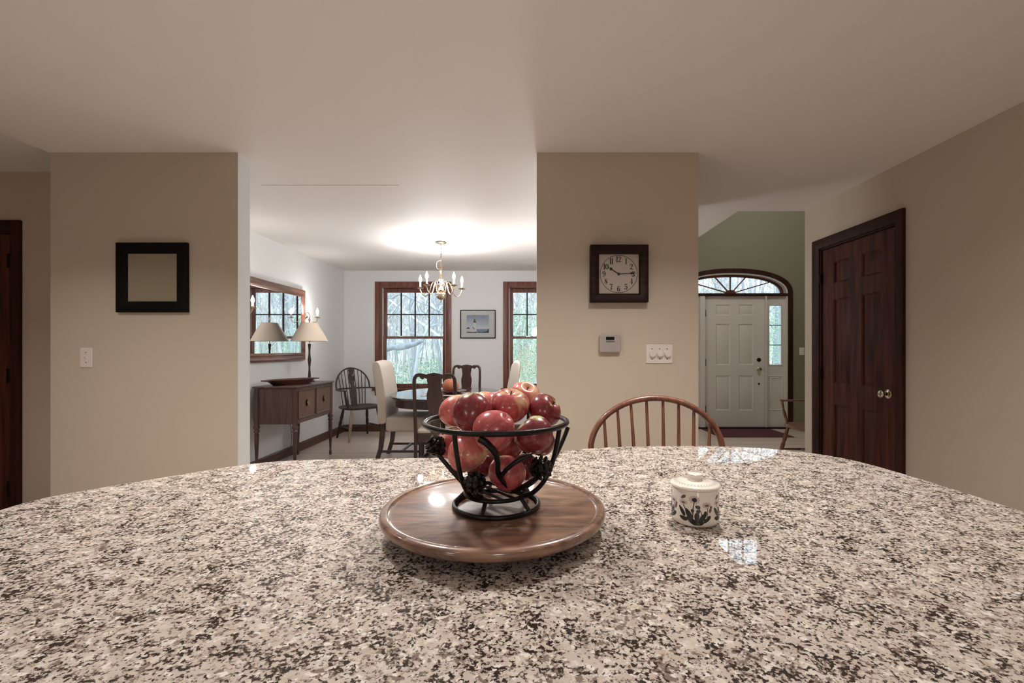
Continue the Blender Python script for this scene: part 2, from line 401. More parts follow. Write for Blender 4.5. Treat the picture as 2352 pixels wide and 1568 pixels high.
# right kitchen wall with a doorway
b = MB(); b.box(2.39, 2.51, -3.0, 2.975, 0, CZ); b.box(2.39, 2.51, 3.755, 3.96, 0, CZ); b.box(2.39, 2.51, 2.975, 3.755, 2.065, CZ)
struct(b.build('wall_right', BEIGE, smooth=0))
# recessed side hall wall with a doorway
b = MB(); b.box(-3.61, -2.91, 3.19, 3.31, 0, CZ+0.04); b.box(-6.0, -4.39, 3.19, 3.31, 0, CZ+0.04); b.box(-4.39, -3.61, 3.19, 3.31, 2.065, CZ+0.04)
struct(b.build('wall_side_hall', BEIGE, smooth=0))
struct(MB().box(-6.1, -6.0, -3.0, 3.31, 0, 2.6).build('wall_left', BEIGE, smooth=0))
struct(MB().box(-6.1, 2.51, -3.1, -3.0, 0, 2.6).build('wall_rear', BEIGE, smooth=0))

# dining back wall, two window openings
DW = 6.95; WT = 0.16
WINX = (-2.336, -0.392); WW = 1.158; WZ0, WZ1 = 0.655, 2.198
b = MB(); xs = [-2.91]
for x in WINX: xs += [x+0.075, x+WW-0.075]
xs.append(0.91)
for i in range(0, len(xs), 2): b.box(xs[i], xs[i+1], DW, DW+WT, 0, CZ)
for x in WINX:
    b.box(x+0.075, x+WW-0.075, DW, DW+WT, 0, WZ0); b.box(x+0.075, x+WW-0.075, DW, DW+WT, WZ1, CZ)
struct(b.build('wall_dining_back', DINEW, smooth=0))

# foyer: tall room with green walls
FY = 7.2; ACX = 3.213
b = MB(); b.box(1.03, 2.348, FY, FY+0.15, 0, 5.2); b.box(4.078, 5.0, FY, FY+0.15, 0, 5.2)
arch = superell(ACX, 2.125, 0.865, 0.325, 2.3)
b.prism([(4.078, 2.125), (4.078, 3.55), (2.348, 3.55), (2.348, 2.125)]+arch[::-1], FY, FY+0.15)
UX0, UX1, UZ0, UZ1 = 2.66, 3.68, 3.55, 4.65
b.box(2.348, UX0, FY, FY+0.15, 3.55, 5.2); b.box(UX1, 4.078, FY, FY+0.15, 3.55, 5.2); b.box(UX0, UX1, FY, FY+0.15, UZ1, 5.2)
struct(b.build('wall_foyer_front', GREENW, smooth=0))
struct(MB().box(5.0, 5.12, 3.84, 7.35, 0, 5.2).build('wall_foyer_right', GREENW, smooth=0))
b = MB(); b.box(2.51, 5.0, 3.84, 3.96, 0, 5.2); b.box(1.70, 2.51, 3.84, 3.96, CZ+0.14, 5.2)
struct(b.build('wall_foyer_near', GREENW, smooth=0))
struct(MB().box(1.69, 1.81, 3.96, 7.2, CZ+0.14, 5.2).build('wall_foyer_left', GREENW, smooth=0))
struct(MB().box(1.69, 5.12, 3.84, 7.35, 5.2, 5.3).build('ceiling_foyer', CEIL, smooth=0))

# baseboards
def baseboard(name, p0, p1, nrm):
    p0, p1 = Vector(p0), Vector(p1); d = (p1-p0); Lh = d.length; d.normalize(); n = Vector(nrm)
    M = Matrix(((d.x, n.x, 0, p0.x), (d.y, n.y, 0, p0.y), (0, 0, 1, 0), (0, 0, 0, 1)))
    pr = [(0, 0), (0.016, 0), (0.016, 0.075), (0.012, 0.092), (0.007, 0.102), (0, 0.105)]
    b = MB(); b.add([(0, y, z) for y, z in pr]+[(Lh, y, z) for y, z in pr],
                    [list(range(6)), list(range(11, 5, -1))]+[(i, (i+1) % 6, 6+(i+1) % 6, 6+i) for i in range(6)], M)
    return struct(b.build(name, BASEB))
baseboard('baseboard_dining_left', (-2.81, 2.9, 0), (-2.81, 6.95, 0), (1, 0, 0))
baseboard('baseboard_dining_back', (-2.79, 6.95, 0), (0.90, 6.95, 0), (0, -1, 0))
baseboard('baseboard_dining_right', (0.91, 6.4, 0), (0.91, 6.93, 0), (-1, 0, 0))
baseboard('baseboard_front_left', (-2.91, 2.78, 0), (-1.77, 2.78, 0), (0, -1, 0))
baseboard('baseboard_pillar', (0.048, 2.78, 0), (1.03, 2.78, 0), (0, -1, 0))
baseboard('baseboard_side_hall', (-3.52, 3.19, 0), (-2.91, 3.19, 0), (0, -1, 0))
baseboard('baseboard_right', (2.39, -2.9, 0), (2.39, 2.89, 0), (-1, 0, 0))
baseboard('baseboard_foyer', (4.16, 7.2, 0), (5.0, 7.2, 0), (0, -1, 0))

# ------------------------------------------------------------------ dining windows
def dining_window(n, x0):
    root = sgroup('window_%d' % n, (x0, DW, 0)); W = WW
    pr = [(0, 0), (0, -0.018), (0.012, -0.022), (0.06, -0.020), (0.066, -0.012), (0.078, -0.010), (0.078, 0)]
    # casing: two sides and a head
    b = MB(); b.frame(0, W, WZ0-0.075, 2.273, pr)
    b.f = [f for i, f in enumerate(b.f) if i % 4 != 0]; b.m = [0]*len(b.f)
    o = b.build('casing', CASE, root)
    b = MB(); b.box(-0.035, W+0.035, -0.055, 0.03, WZ0-0.028, WZ0); b.build('sill', CASEH, root, bevel=0.006)
    b = MB(); b.box(0.0, W, -0.016, 0, WZ0-0.11, WZ0-0.029); b.build('apron', CASEH, root, bevel=0.004)
    # jamb lining and the pale liner strip
    a = 0.075
    b = MB(); b.box(a, a+0.014, 0, WT, WZ0, WZ1); b.box(W-a-0.014, W-a, 0, WT, WZ0, WZ1); b.box(a, W-a, 0, WT, WZ1-0.014, WZ1); b.box(a, W-a, 0.0, WT, WZ0, WZ0+0.012)
    b.build('jamb', CASE, root)
    b = MB(); b.box(a+0.014, a+0.026, 0.045, 0.14, WZ0+0.012, WZ1-0.014); b.box(W-a-0.026, W-a-0.014, 0.045, 0.14, WZ0+0.012, WZ1-0.014)
    b.build('jamb_liner', WHITEP, root)
    i0, i1 = a+0.026, W-a-0.026
    def sash(name, y0, y1, z0, z1, top, bot, st):
        b = MB(); b.box(i0, i0+st, y0, y1, z0, z1); b.box(i1-st, i1, y0, y1, z0, z1)
        b.box(i0+st, i1-st, y0, y1, z1-top, z1); b.box(i0+st, i1-st, y0, y1, z0, z0+bot)
        s = b.build(name, CASE, root, bevel=0.004)
        b = MB(); ym = (y0+y1)/2; b.box(i0+st-0.004, i1-st+0.004, ym-0.002, ym+0.002, z0+bot-0.004, z1-top+0.004)
        b.build('pane', GLASS, s, smooth=0)
        return s, (i0+st, i1-st, z0+bot, z1-top, ym)
    up, (gx0, gx1, gz0, gz1, ym) = sash('upper_sash', 0.098, 0.130, 1.41, 2.184, 0.062, 0.036, 0.046)
    b = MB()
    for k in range(1, 4):
        x = gx0+(gx1-gx0)*k/4; b.box(x-0.009, x+0.009, ym-0.012, ym+0.012, gz0, gz1)
    zm = (gz0+gz1)/2; b.box(gx0, gx1, ym-0.011, ym+0.011, zm-0.009, zm+0.009)
    b.build('muntins', DCASE, up)
    lo, g = sash('lower_sash', 0.060, 0.092, WZ0+0.013, 1.447, 0.036, 0.052, 0.046)
    b = MB(); b.box(i0+0.25, i0+0.31, 0.045, 0.060, 1.44, 1.452); b.box(i1-0.31, i1-0.25, 0.045, 0.060, 1.44, 1.452); b.build('sash_lock', SILV, lo)
    return root
dining_window(1, WINX[0]); dining_window(2, WINX[1])

# ------------------------------------------------------------------ doors
def door_leaf(wd, ht, th, rows, cols, mats):
    """six raised panels; front at y=0 facing -y; x 0..wd"""
    b = MB(); b.box(0, wd, 0.012, th, 0, ht)
    xe = [0]+[c*wd for pr in cols for c in pr]+[wd]
    for i in range(0, len(xe), 2): b.box(xe[i], xe[i+1], 0, 0.013, 0, ht)
    ze = [0]+[c*ht for pr in rows for c in pr]+[ht]
    for c in cols:
        for i in range(0, len(ze), 2): b.box(c[0]*wd, c[1]*wd, 0.0005, 0.0125, ze[i], ze[i+1])
        for r in rows:
            x0, x1, z0, z1 = c[0]*wd, c[1]*wd, r[0]*ht, r[1]*ht
            b.frame(x0, x1, z0, z1, [(0, 0.0), (0.012, 0.008), (0.012, 0.0125), (0, 0.0125)])
            A, B = 0.016, 0.042
            vs = [(x0+A, 0.012, z0+A), (x1-A, 0.012, z0+A), (x1-A, 0.012, z1-A), (x0+A, 0.012, z1-A),
                  (x0+B, 0.003, z0+B), (x1-B, 0.003, z0+B), (x1-B, 0.003, z1-B), (x0+B, 0.003, z1-B)]
            b.add(vs, [(4,5,6,7),(0,1,5,4),(1,2,6,5),(2,3,7,6),(3,0,4,7)])
    return b
ROWS = [(0.125, 0.395), (0.475, 0.80), (0.86, 0.945)]; COLS = [(0.175, 0.42), (0.58, 0.825)]
def casing_u(mat, name, root, x0, x1, ztop, w=0.075, t=0.02):
    pr = [(0, 0), (0, -t), (0.014, -t-0.003), (w-0.022, -t+0.004), (w-0.014, -t+0.010), (w, -t+0.010), (w, 0)]
    b = MB(); b.frame(x0, x1, -0.3, ztop, pr)
    b.f = [f for i, f in enumerate(b.f) if i % 4 != 0]; b.m = [0]*len(b.f)
    b.v = [(x, y, max(z, 0.0)) for x, y, z in b.v]
    return b.build(name, mat, root)
# door 1: six-panel dark door in the right wall; local +x runs towards the camera
d1 = sgroup('door_1', (2.39, 3.83, 0), -PI/2)
casing_u(DCASE, 'casing', d1, 0, 0.93, 2.14)
b = MB(); b.box(0.075, 0.089, 0, 0.12, 0, 2.065); b.box(0.841, 0.855, 0, 0.12, 0, 2.065); b.box(0.075, 0.855, 0, 0.12, 2.052, 2.065); b.box(0.089, 0.104, 0.050, 0.065, 0, 2.052); b.box(0.826, 0.841, 0.050, 0.065, 0, 2.052); b.box(0.104, 0.826, 0.050, 0.065, 2.036, 2.052); b.box(0.104, 0.826, 0.0485, 0.065, 0, 0.012)
b.build('jamb', DCASE, d1)
lf = door_leaf(0.748, 2.040, 0.036, ROWS, COLS, None)
lf.v = [(x+0.092, y+0.012, z+0.008) for x, y, z in lf.v]
leaf = lf.build('door_leaf', DOORW, d1)
for z in (0.25, 1.05, 1.82):
    MB().tube([(0.088, -0.004, z-0.045), (0.088, -0.004, z+0.045)], 0.007, 8).build('hinge', DKMET, leaf)
kb = MB(); Mk = Matrix.Translation((0.775, 0.012, 0.945)) @ Matrix.Rotation(PI/2, 4, 'X')
kb.lathe([(0, 0), (0.031, 0), (0.031, 0.004), (0.026, 0.008), (0.012, 0.010), (0.011, 0.030), (0.022, 0.036), (0.028, 0.046), (0.027, 0.056), (0.018, 0.064), (0, 0.066)], 24, Mk)
k = kb.build('door_knob', SILV, leaf)
# door 2: dark door in the side hall wall, mostly out of frame
d2 = sgroup('door_2', (-4.465, 3.19, 0))
casing_u(DCASE, 'casing', d2, 0, 0.93, 2.14)
b = MB(); b.box(0.075, 0.089, 0, 0.12, 0, 2.065); b.box(0.841, 0.855, 0, 0.12, 0, 2.065); b.box(0.075, 0.855, 0, 0.12, 2.052, 2.065); b.box(0.089, 0.104, 0.050, 0.065, 0, 2.052); b.box(0.826, 0.841, 0.050, 0.065, 0, 2.052); b.box(0.104, 0.826, 0.050, 0.065, 2.036, 2.052); b.box(0.104, 0.826, 0.0485, 0.065, 0, 0.012); b.build('jamb', DCASE, d2)
lf = door_leaf(0.748, 2.040, 0.036, ROWS, COLS, None); lf.v = [(x+0.092, y+0.012, z+0.008) for x, y, z in lf.v]
leaf = lf.build('door_leaf', DOORW, d2)
for z in (0.27, 1.06, 1.86):
    MB().box(0.822, 0.842, -0.004, 0.012, z-0.05, z+0.05).build('hinge', DKMET, leaf, bevel=0.002)
# door 3: the entry, with sidelights and an arched fanlight
d3 = sgroup('door_3', (0, FY, 0))
o_, i_ = superell(ACX, 2.125, 0.936, 0.392, 2.3), superell(ACX, 2.125, 0.865, 0.325, 2.3)
o_ = [(ACX+0.936, 0)]+o_+[(ACX-0.936, 0)]; i_ = [(ACX+0.865, 0)]+i_+[(ACX-0.865, 0)]
b = MB(); b.strip(o_, i_, -0.022, 0.0); b.build('arched_casing', DCASE, d3, bevel=0.004)
b = MB(); i2 = superell(ACX, 2.125, 0.845, 0.305, 2.3); b.strip(superell(ACX, 2.125, 0.865, 0.325, 2.3), i2, 0.0, 0.13); b.build('arch_liner', WHITEP, d3)
b = MB(); b.box(ACX-0.865, ACX+0.865, -0.012, 0.10, 2.088, 2.128); b.build('transom_bar', DCASE, d3, bevel=0.004)
# fanlight
b = MB(); b.strip(superell(ACX, 2.125, 0.846, 0.306, 2.3), superell(ACX, 2.125, 0.80, 0.272, 2.3), 0.085, 0.12)
b.box(ACX-0.84, ACX+0.84, 0.085, 0.12, 2.125, 2.142)
fan = b.build('fanlight', CASEH, d3, bevel=0.003)
b = MB()
for ang in (17, 48, 90, 132, 163):
    dx, dz = math.cos(math.radians(ang)), math.sin(math.radians(ang))
    R = 1/((abs(dx)/0.805)**2.3+(abs(dz)/0.276)**2.3)**(1/2.3)
    p, q = Vector((ACX+dx*0.06, 0.10, 2.135+dz*0.05)), Vector((ACX+dx*R, 0.10, 2.125+dz*R))
    n = Vector((-dz, 0, dx))*0.0085
    b.prism([(p.x-n.x, p.z-n.z), (q.x-n.x, q.z-n.z), (q.x+n.x, q.z+n.z), (p.x+n.x, p.z+n.z)], 0.09, 0.115)
b.prism(superell(ACX, 2.14, 0.088, 0.052, 2.0, 16), 0.084, 0.122)
b.build('spokes', CASEH, fan)
b = MB(); b.prism(superell(ACX, 2.13, 0.805, 0.276, 2.3), 0.101, 0.105); b.build('pane', GLASS, fan, smooth=0)
# leaf
lf = door_leaf(0.928, 2.058, 0.044, [(0.125, 0.393), (0.475, 0.79), (0.857, 0.94)], [(0.18, 0.425), (0.575, 0.82)], None)
lf.v = [(x+2.793, y+0.045, z+0.022) for x, y, z in lf.v]
leaf = lf.build('door_leaf', DOORP, d3)
for z in (0.30, 1.04, 1.82):
    MB().box(2.766, 2.800, 0.032, 0.046, z-0.055, z+0.055).build('hinge', DKMET, leaf)
for nm, z, m_ in (('deadbolt', 1.082, SILV), ('door_knob', 0.935, BRASS)):
    Mk = Matrix.Translation((3.64, 0.045, z)) @ Matrix.Rotation(PI/2, 4, 'X'); kb = MB()
    if nm == 'deadbolt': kb.lathe([(0, 0), (0.031, 0), (0.030, 0.012), (0.022, 0.018), (0, 0.018)], 20, Mk)
    else: kb.lathe([(0, 0), (0.032, 0), (0.026, 0.008), (0.012, 0.010), (0.012, 0.030), (0.026, 0.038), (0.028, 0.05), (0.02, 0.062), (0, 0.064)], 20, Mk)
    kb.build(nm, DKMET if nm == 'deadbolt' else BRASS, leaf)
MB().lathe([(0, 0), (0.016, 0), (0.014, 0.006), (0, 0.006)], 14, Matrix.Translation((3.645, 0.045, 0.70)) @ Matrix.Rotation(PI/2, 4, 'X')).build('lock_plate', DKMET, leaf)
# mullion posts and threshold
b = MB()
for x0, x1 in ((2.70, 2.779), (3.733, 3.752)): b.box(x0, x1, 0.0, 0.13, 0.0, 2.088)
b.box(2.348, 2.362, 0.0, 0.13, 0, 2.088); b.box(4.064, 4.078, 0.0, 0.13, 0, 2.088)
b.box(2.779, 2.790, 0.05, 0.12, 0.02, 2.088); b.box(3.722, 3.735, 0.05, 0.12, 0.02, 2.088)
b.box(2.362, 4.064, 0.092, 0.13, 2.06, 2.10); b.box(2.779, 3.735, 0.05, 0.12, 2.081, 2.095)
b.build('mullions', DOORP, d3, bevel=0.004)
MB().box(2.35, 4.076, -0.03, 0.14, 0.0, 0.020).build('threshold', DKMET, d3, bevel=0.004)
def sidelight(x0, x1):
    W = x1-x0
    b = MB(); gx0, gx1 = x0+0.055, x1-0.055; gz0, gz1 = 1.0, 1.945
    b.box(x0, gx0, 0.045, 0.09, 0.02, 2.088); b.box(gx1, x1, 0.045, 0.09, 0.02, 2.088)
    b.box(gx0, gx1, 0.045, 0.09, 0.02, gz0); b.box(gx0, gx1, 0.045, 0.09, gz1, 2.088)
    b.frame(gx0-0.012, gx1+0.012, gz0-0.012, gz1+0.012, [(0, 0.045), (0.003, 0.036), (0.012, 0.036), (0.018, 0.05), (0.018, 0.06), (0, 0.06)])
    pz0, pz1 = 0.28, 0.835
    b.frame(gx0-0.015, gx1+0.015, pz0, pz1, [(0, 0.045), (0.01, 0.036), (0.022, 0.044), (0.022, 0.046)])
    A = 0.03; b.frame(gx0-0.015+A, gx1+0.015-A, pz0+A, pz1-A, [(0, 0.046), (0.012, 0.039), (0.0121, 0.046)])
    s = b.build('sidelight', DOORP, d3)
    MB().box(gx0-0.003, gx1+0.003, 0.066, 0.070, gz0-0.003, gz1+0.003).build('pane', GLASS, s, smooth=0)
    b = MB()
    for k in (1, 2): z = gz0+(gz1-gz0)*k/3; b.box(gx0, gx1, 0.060, 0.074, z-0.006, z+0.006)
    b.build('muntins', DKMET, s)
sidelight(2.362, 2.70); sidelight(3.752, 4.064)
# upper foyer window (seen only as a reflection in the granite)
wu = sgroup('window_3', (0, FY, 0))
b = MB(); b.frame(UX0-0.07, UX1+0.07, UZ0-0.07, UZ1+0.07, [(0, 0), (0, -0.02), (0.07, -0.02), (0.07, 0)]); b.build('casing', DCASE, wu)
b = MB(); b.frame(UX0, UX1, UZ0, UZ1, [(0, 0.05), (0.05, 0.05), (0.05, 0.09), (0, 0.09)]); fr = b.build('sash', CASE, wu)
b = MB()
for k in range(1, 4): x = UX0+0.05+(UX1-UX0-0.1)*k/4; b.box(x-0.009, x+0.009, 0.055, 0.08, UZ0+0.05, UZ1-0.05)
b.box(UX0+0.05, UX1-0.05, 0.056, 0.079, (UZ0+UZ1)/2-0.009, (UZ0+UZ1)/2+0.009); b.build('muntins', DCASE, fr)
MB().box(UX0+0.045, UX1-0.045, 0.066, 0.070, UZ0+0.045, UZ1-0.045).build('pane', GLASS, fr, smooth=0)

# ------------------------------------------------------------------ granite island
CT = 0.914
outl = [(-1.08,.28),(-1.08,.60),(-1.08,.90),(-1.076,.99),(-1.035,1.06),(-.92,1.19),(-.81,1.30),(-.70,1.35),(-.541,1.369),(-.284,1.386),(-.05,1.41),(.08,1.462),(.172,1.505),(.30,1.538),(.45,1.552),(.568,1.553),(.69,1.543),(.79,1.513),(.885,1.455),(.958,1.358),(.988,1.201),(.997,1.063),(1.0,.90),(1.0,.60),(1.0,.28)]
sm = catmull([(x, y, 0) for x, y in outl], 5)
b = MB(); b.prism([(p.x, p.y) for p in sm], CT-0.032, CT, 'xy')
o = b.build('countertop', GRAN, bevel=0.005, bseg=3)
tag(o, 'speckled beige and brown polished granite worktop with a curved far edge, filling the foreground', 'countertop')
isl = thing('kitchen_island', 'painted island cabinet standing under the speckled granite worktop', 'kitchen island', (0, 0.28, 0))
b = MB(); b.box(-0.95, 0.88, 0.06, 0.78, 0.10, CT-0.033); b.build('cabinet_body', WHITEP, isl, bevel=0.003)
b = MB(); b.box(-0.90, 0.83, 0.10, 0.72, 0.0, 0.10); b.build('toe_kick', DKMET, isl)
for k in range(3):
    x0 = -0.93+k*0.61
    b = MB(); b.box(x0, x0+0.57, 0.78, 0.798, 0.13, CT-0.06)
    b.frame(x0, x0+0.57, 0.13, CT-0.06, [(0, 0.798), (0, 0.806), (0.06, 0.806), (0.065, 0.798)]); b.build('back_panel', WHITEP, isl, bevel=0.002)

# ------------------------------------------------------------------ turntable
TX, TY = -0.064, 0.842; TT = 0.953
tt = thing('lazy_susan', 'round walnut turntable with a beaded rim lying on the granite under the apple bowl', 'turntable', (TX, TY, CT))
TRAYW = wood('turntable_walnut', rgb(72, 50, 41), rgb(156, 119, 97), 'x', 0.8, 0.35, coat=0.9)
for nd_ in TRAYW.node_tree.nodes:
    if nd_.type == 'TEX_NOISE' and nd_.inputs['Detail'].default_value > 5: nd_.inputs['Distortion'].default_value = 2.2
    if nd_.type == 'MAPPING' and nd_.inputs['Scale'].default_value[1] < 50: nd_.inputs['Scale'].default_value = (3.0, 9.0, 9.0)
h = TT-CT
b = MB(); b.lathe([(0, 0.019), (0.178, 0.019), (0.192, 0.0225), (0.200, 0.0285), (0.2025, 0.0345), (0.2015, 0.040), (0.199, 0.0425), (0.194, 0.0445), (0.189, 0.0435), (0.1865, h), (0.184, h-0.0008), (0.180, h), (0, h)], 96)
b.build('turntable_top', TRAYW, tt)
b = MB(); b.lathe([(0, 0), (0.115, 0), (0.115, 0.005), (0.105, 0.019), (0, 0.019)], 48); b.build('swivel_base', DKMET, tt)

# ------------------------------------------------------------------ apple bowl
BX, BY, BZ = -0.060, 0.845, TT
bowl = thing('fruit_bowl', 'black wrought iron wire bowl with pinecones, heaped with apples, on the round turntable', 'bowl', (BX, BY, BZ))
Bo = Vector((BX, BY, BZ))
def ring(r, z, n=48): return [(r*math.cos(2*PI*k/n), r*math.sin(2*PI*k/n), z) for k in range(n)]
RIMZ = 0.155
MB().tube(ring(0.1295, RIMZ, 64), 0.0048, 10, True).build('rim', IRON, bowl)
b = MB(); b.tube(ring(0.0775, 0.0042), 0.0042, 10, True)
for a in (-105, -38, 38, 105, 180):
    a = math.radians(a); b.tube([(0.0775*math.cos(a), 0.0775*math.sin(a), 0.005), (0.0575*math.cos(a), 0.0575*math.sin(a), 0.025)], 0.0036, 8)
b.build('base_ring', IRON, bowl)
b = MB(); b.tube(ring(0.0575, 0.0255), 0.004, 10, True)
for k in range(-2, 3):
    t = k*0.021; hl = math.sqrt(0.0575**2-t*t)
    ca, sa = math.cos(math.radians(40)), math.sin(math.radians(40))
    b.tube([(t*ca-hl*sa*-1, t*sa-hl*ca, 0.0262), (t*ca+hl*sa*-1, t*sa+hl*ca, 0.0262)], 0.0028, 8)
b.build('bottom_grid', IRON, bowl)
for a in (-118, -28, 62, 152):
    a = math.radians(a)
    pr = [(0.057, 0.026), (0.078, 0.036), (0.098, 0.058), (0.112, 0.086), (0.121, 0.118), (0.1275, 0.153)]
    MB().tube(catmull([(r*math.cos(a), r*math.sin(a), z) for r, z in pr], 5), 0.0042, 10).build('rib', IRON, bowl)
def bpt(cx, cy, Y): return at(cx/4.355+960, cy/4.355+860, Y)-Bo
def stalk(name, pts, r, n=5):
    P = catmull([bpt(*p) for p in pts], n)
    rr = [r[0]+(r[1]-r[0])*i/(len(P)-1) for i in range(len(P))]
    MB().tube(P, rr, 8).build(name, IRON, bowl)
stalk('twig', [(612,640,.722),(690,690,.722),(770,780,.730),(798,880,.742),(796,960,.752),(830,1040,.765),(900,1120,.783),(975,1165,.795)], (0.0062, 0.0036))
stalk('twig', [(1140,800,.733),(1000,862,.735),(900,935,.743),(838,1010,.757),(824,1035,.762)], (0.0042, 0.0036))
stalk('twig', [(1500,530,.88),(1440,680,.865),(1345,865,.84),(1190,1040,.82),(1090,1120,.81)], (0.0042, 0.0036))
stalk('twig', [(322,900,.80),(400,1010,.80),(490,1110,.80)], (0.004, 0.0036))
stalk('twig', [(205,800,.80),(330,950,.80),(440,1075,.802),(520,1150,.805)], (0.004, 0.004))
stalk('twig', [(1215,1020,.757),(1100,1090,.775),(1000,1150,.79),(920,1170,.795)], (0.004, 0.004))
stalk('twig', [(560,1160,.757),(590,1200,.778),(640,1225,.79)], (0.005, 0.004))
def pinecone(cx, cy, Y, r, ax):
    p = bpt(cx, cy, Y); b = MB(); q = Vector(ax).normalized().to_track_quat('Z', 'Y').to_matrix().to_4x4()
    M = Matrix.Translation(p) @ q; b.ell((0, 0, 0), r*0.62, r*0.62, r*0.7, 12, 8, M)
    nr = 6
    for j in range(nr):
        t = -0.95+1.9*j/(nr-1); z = t*r*0.86; rr = r*0.80*math.sqrt(max(0.04, 1-t*t*0.95)); m_ = max(4, int(8*rr/(r*0.8)))
        for k in range(m_):
            a = 2*PI*(k+0.5*(j % 2))/m_
            Mk = M @ Matrix.Translation((rr*math.cos(a), rr*math.sin(a), z)) @ Matrix.Rotation(a, 4, 'Z') @ Matrix.Rotation(-0.7+0.5*t, 4, 'Y')
            b.ell((0, 0, 0), r*0.33, r*0.25, r*0.11, 8, 6, Mk)
    b.build('pinecone', IRON, bowl)
pinecone(180, 712, .80, 0.0185, (-0.7, -0.2, 0.8)); pinecone(578, 1078, .745, 0.0185, (-0.3, -1, 0.3)); pinecone(1222, 935, .752, 0.0195, (0.8, -0.6, 0.3))

# ------------------------------------------------------------------ apples
def apple(pos, r, axis, mat, label, stem=True, squash=1.0, seed=0, taper=0.12):
    r *= 1.03; prof = []
    n = 22
    for i in range(n+1):
        t = PI*i/n   # 0 bottom .. PI top
        c = -math.cos(t); s_ = math.sin(t)
        rad = s_*(1+taper*c)*1.0
        z = c*0.92
        if c > 0: z -= 0.30*math.exp(-(rad/0.28)**2)      # stem dimple
        else: z += 0.16*math.exp(-(rad/0.22)**2)
        prof.append((rad*r, z*r*squash))
    prof[0] = (0, prof[0][1]); prof[-1] = (0, prof[-1][1])
    b = MB(); b.lathe(prof, 32)
    rnd = random.Random(seed); of = Vector((rnd.uniform(-9, 9), rnd.uniform(-9, 9), rnd.uniform(-9, 9)))
    b.v = [tuple(Vector(p)*(1+0.06*mnoise.noise(Vector(p)*(1.1/r)+of))) for p in b.v]
    o = b.build('apple', mat, smooth=180); o.location = pos
    o.rotation_euler = Vector(axis).normalized().to_track_quat('Z', 'Y').to_euler()
    tag(o, label, 'apple', 'apples in the wire bowl')
    if stem:
        zt = prof[-1][1]
        s = MB(); s.tube(catmull([(0, 0, zt-0.001), (0.0006, 0, zt+r*0.10), (0.0015, 0.001, zt+r*0.21)], 3), [0.0011]*6+[0.0017], 6)
        s.build('stem', STEMM, o)
    return o
AP = [
 ((-0.1415,0.8850,1.1207), .0318, (-.4,.3,.5), AP_PINK, 'coral red apple at the upper left of the heap, half behind a dark one', 0),
 ((-0.0998,0.8000,1.1300), .0332, (.2,.5,.75), AP_DARK, 'dark red glossy apple second from left along the top of the heap', 0),
 ((-0.0560,0.7520,1.1096), .0332, (-.62,.35,-.6), AP_RED, 'large red tapered apple front and centre, just above the bowl rim', 0),
 ((-0.0357,0.8350,1.1366), .0348, (.1,-.28,.9), AP_RED, 'red and yellow apple at the top of the heap showing its stem hollow', 1),
 ((0.0278,0.8500,1.1266), .0310, (.75,-.35,.62), AP_DARK, 'dark maroon apple at right of the heap with a green stem end', 1),
 ((-0.0093,0.9250,1.1458), .0300, (.25,-.55,.75), AP_PINK, 'pale streaked apple at the very back top of the heap', 1),
 ((-0.0839,0.9300,1.1279), .0300, (.1,.2,.9), AP_PINK, 'yellowish apple peeping out behind the two highest apples', 0),
 ((0.0094,0.7850,1.0927), .0335, (-.6,.1,.7), AP_DARK, 'dark red apple at the right crossed by the bowl rim, with two window highlights', 1),
 ((-0.1072,0.7900,1.0620), .0338, (.45,-.2,-.85), AP_PINK, 'large coral and yellow apple low at the left behind the iron rib', 0),
 ((-0.1466,0.8589,1.0635), .0300, (-.6,-.2,.75), AP_RED, 'red apple at the far left below the rim beside a pinecone', 1),
 ((-0.0386,0.8000,1.0240), .0318, (.2,.6,.6), AP_RED, 'red apple at the bottom centre behind the forked iron twig', 0),
 ((0.0219,0.8753,1.0633), .0275, (.3,.5,.8), AP_DARK, 'shadowed red apple at the right edge behind the iron rib', 0),
 ((-0.0396,0.8600,1.0617), .0300, (0,.4,.9), AP_DARK, 'dark apple deep in the middle of the bowl', 0),
 ((-0.0075,0.8849,1.0130), .0275, (.2,.5,.8), AP_DARK, 'dark red apple low at the right behind the pinecone', 0),
 ((-0.0965,0.9000,1.0150), .0300, (0,.3,.9), AP_DARK, 'dark apple at the bottom back left of the bowl', 0),
]
for i, (p, r, ax, m_, lab, st) in enumerate(AP):
    apple(p, r, ax, m_, lab, bool(st), 1.12 if i in (1, 2) else 1.0, i, 0.22 if i == 2 else 0.10)

# ------------------------------------------------------------------ sugar pot
SX, SY = 0.317, 0.873
pot = thing('sugar_pot', 'small white lidded ceramic pot painted with daisies, on the granite right of the apples', 'pot', (SX, SY, CT))
R = 0.0425
b = MB(); b.lathe([(0, 0.0), (0.036, 0.0), (0.041, 0.003), (R, 0.008), (R, 0.062), (0.0425, 0.066), (0.040, 0.067), (0.038, 0.060), (0.038, 0.01), (0, 0.008)], 64); b.build('pot_body', CERAM, pot)
b = MB(); b.lathe([(0, 0.0675), (0.044, 0.0675), (0.0465, 0.070), (0.0460, 0.0725), (0.043, 0.0745), (0.030, 0.077), (0.014, 0.079), (0.0115, 0.081), (0.0115, 0.085), (0.0138, 0.087), (0.0138, 0.090), (0.011, 0.0915), (0, 0.092)], 64)
lid = b.build('lid', CERAM, pot)
LEAFG = pmat('dark_leaf_glaze', rgb(28, 30, 22), 0.25); PETAL = pmat('pale_petal_glaze', rgb(206, 186, 182), 0.25); MAUVE = pmat('mauve_bud_glaze', rgb(112, 84, 82), 0.25); RINGG = pmat('grey_green_glaze', rgb(110, 112, 98), 0.25)
def lidz(r):
    return 0.0745+(0.077-0.0745)*(0.043-r)/(0.013)
b = MB()
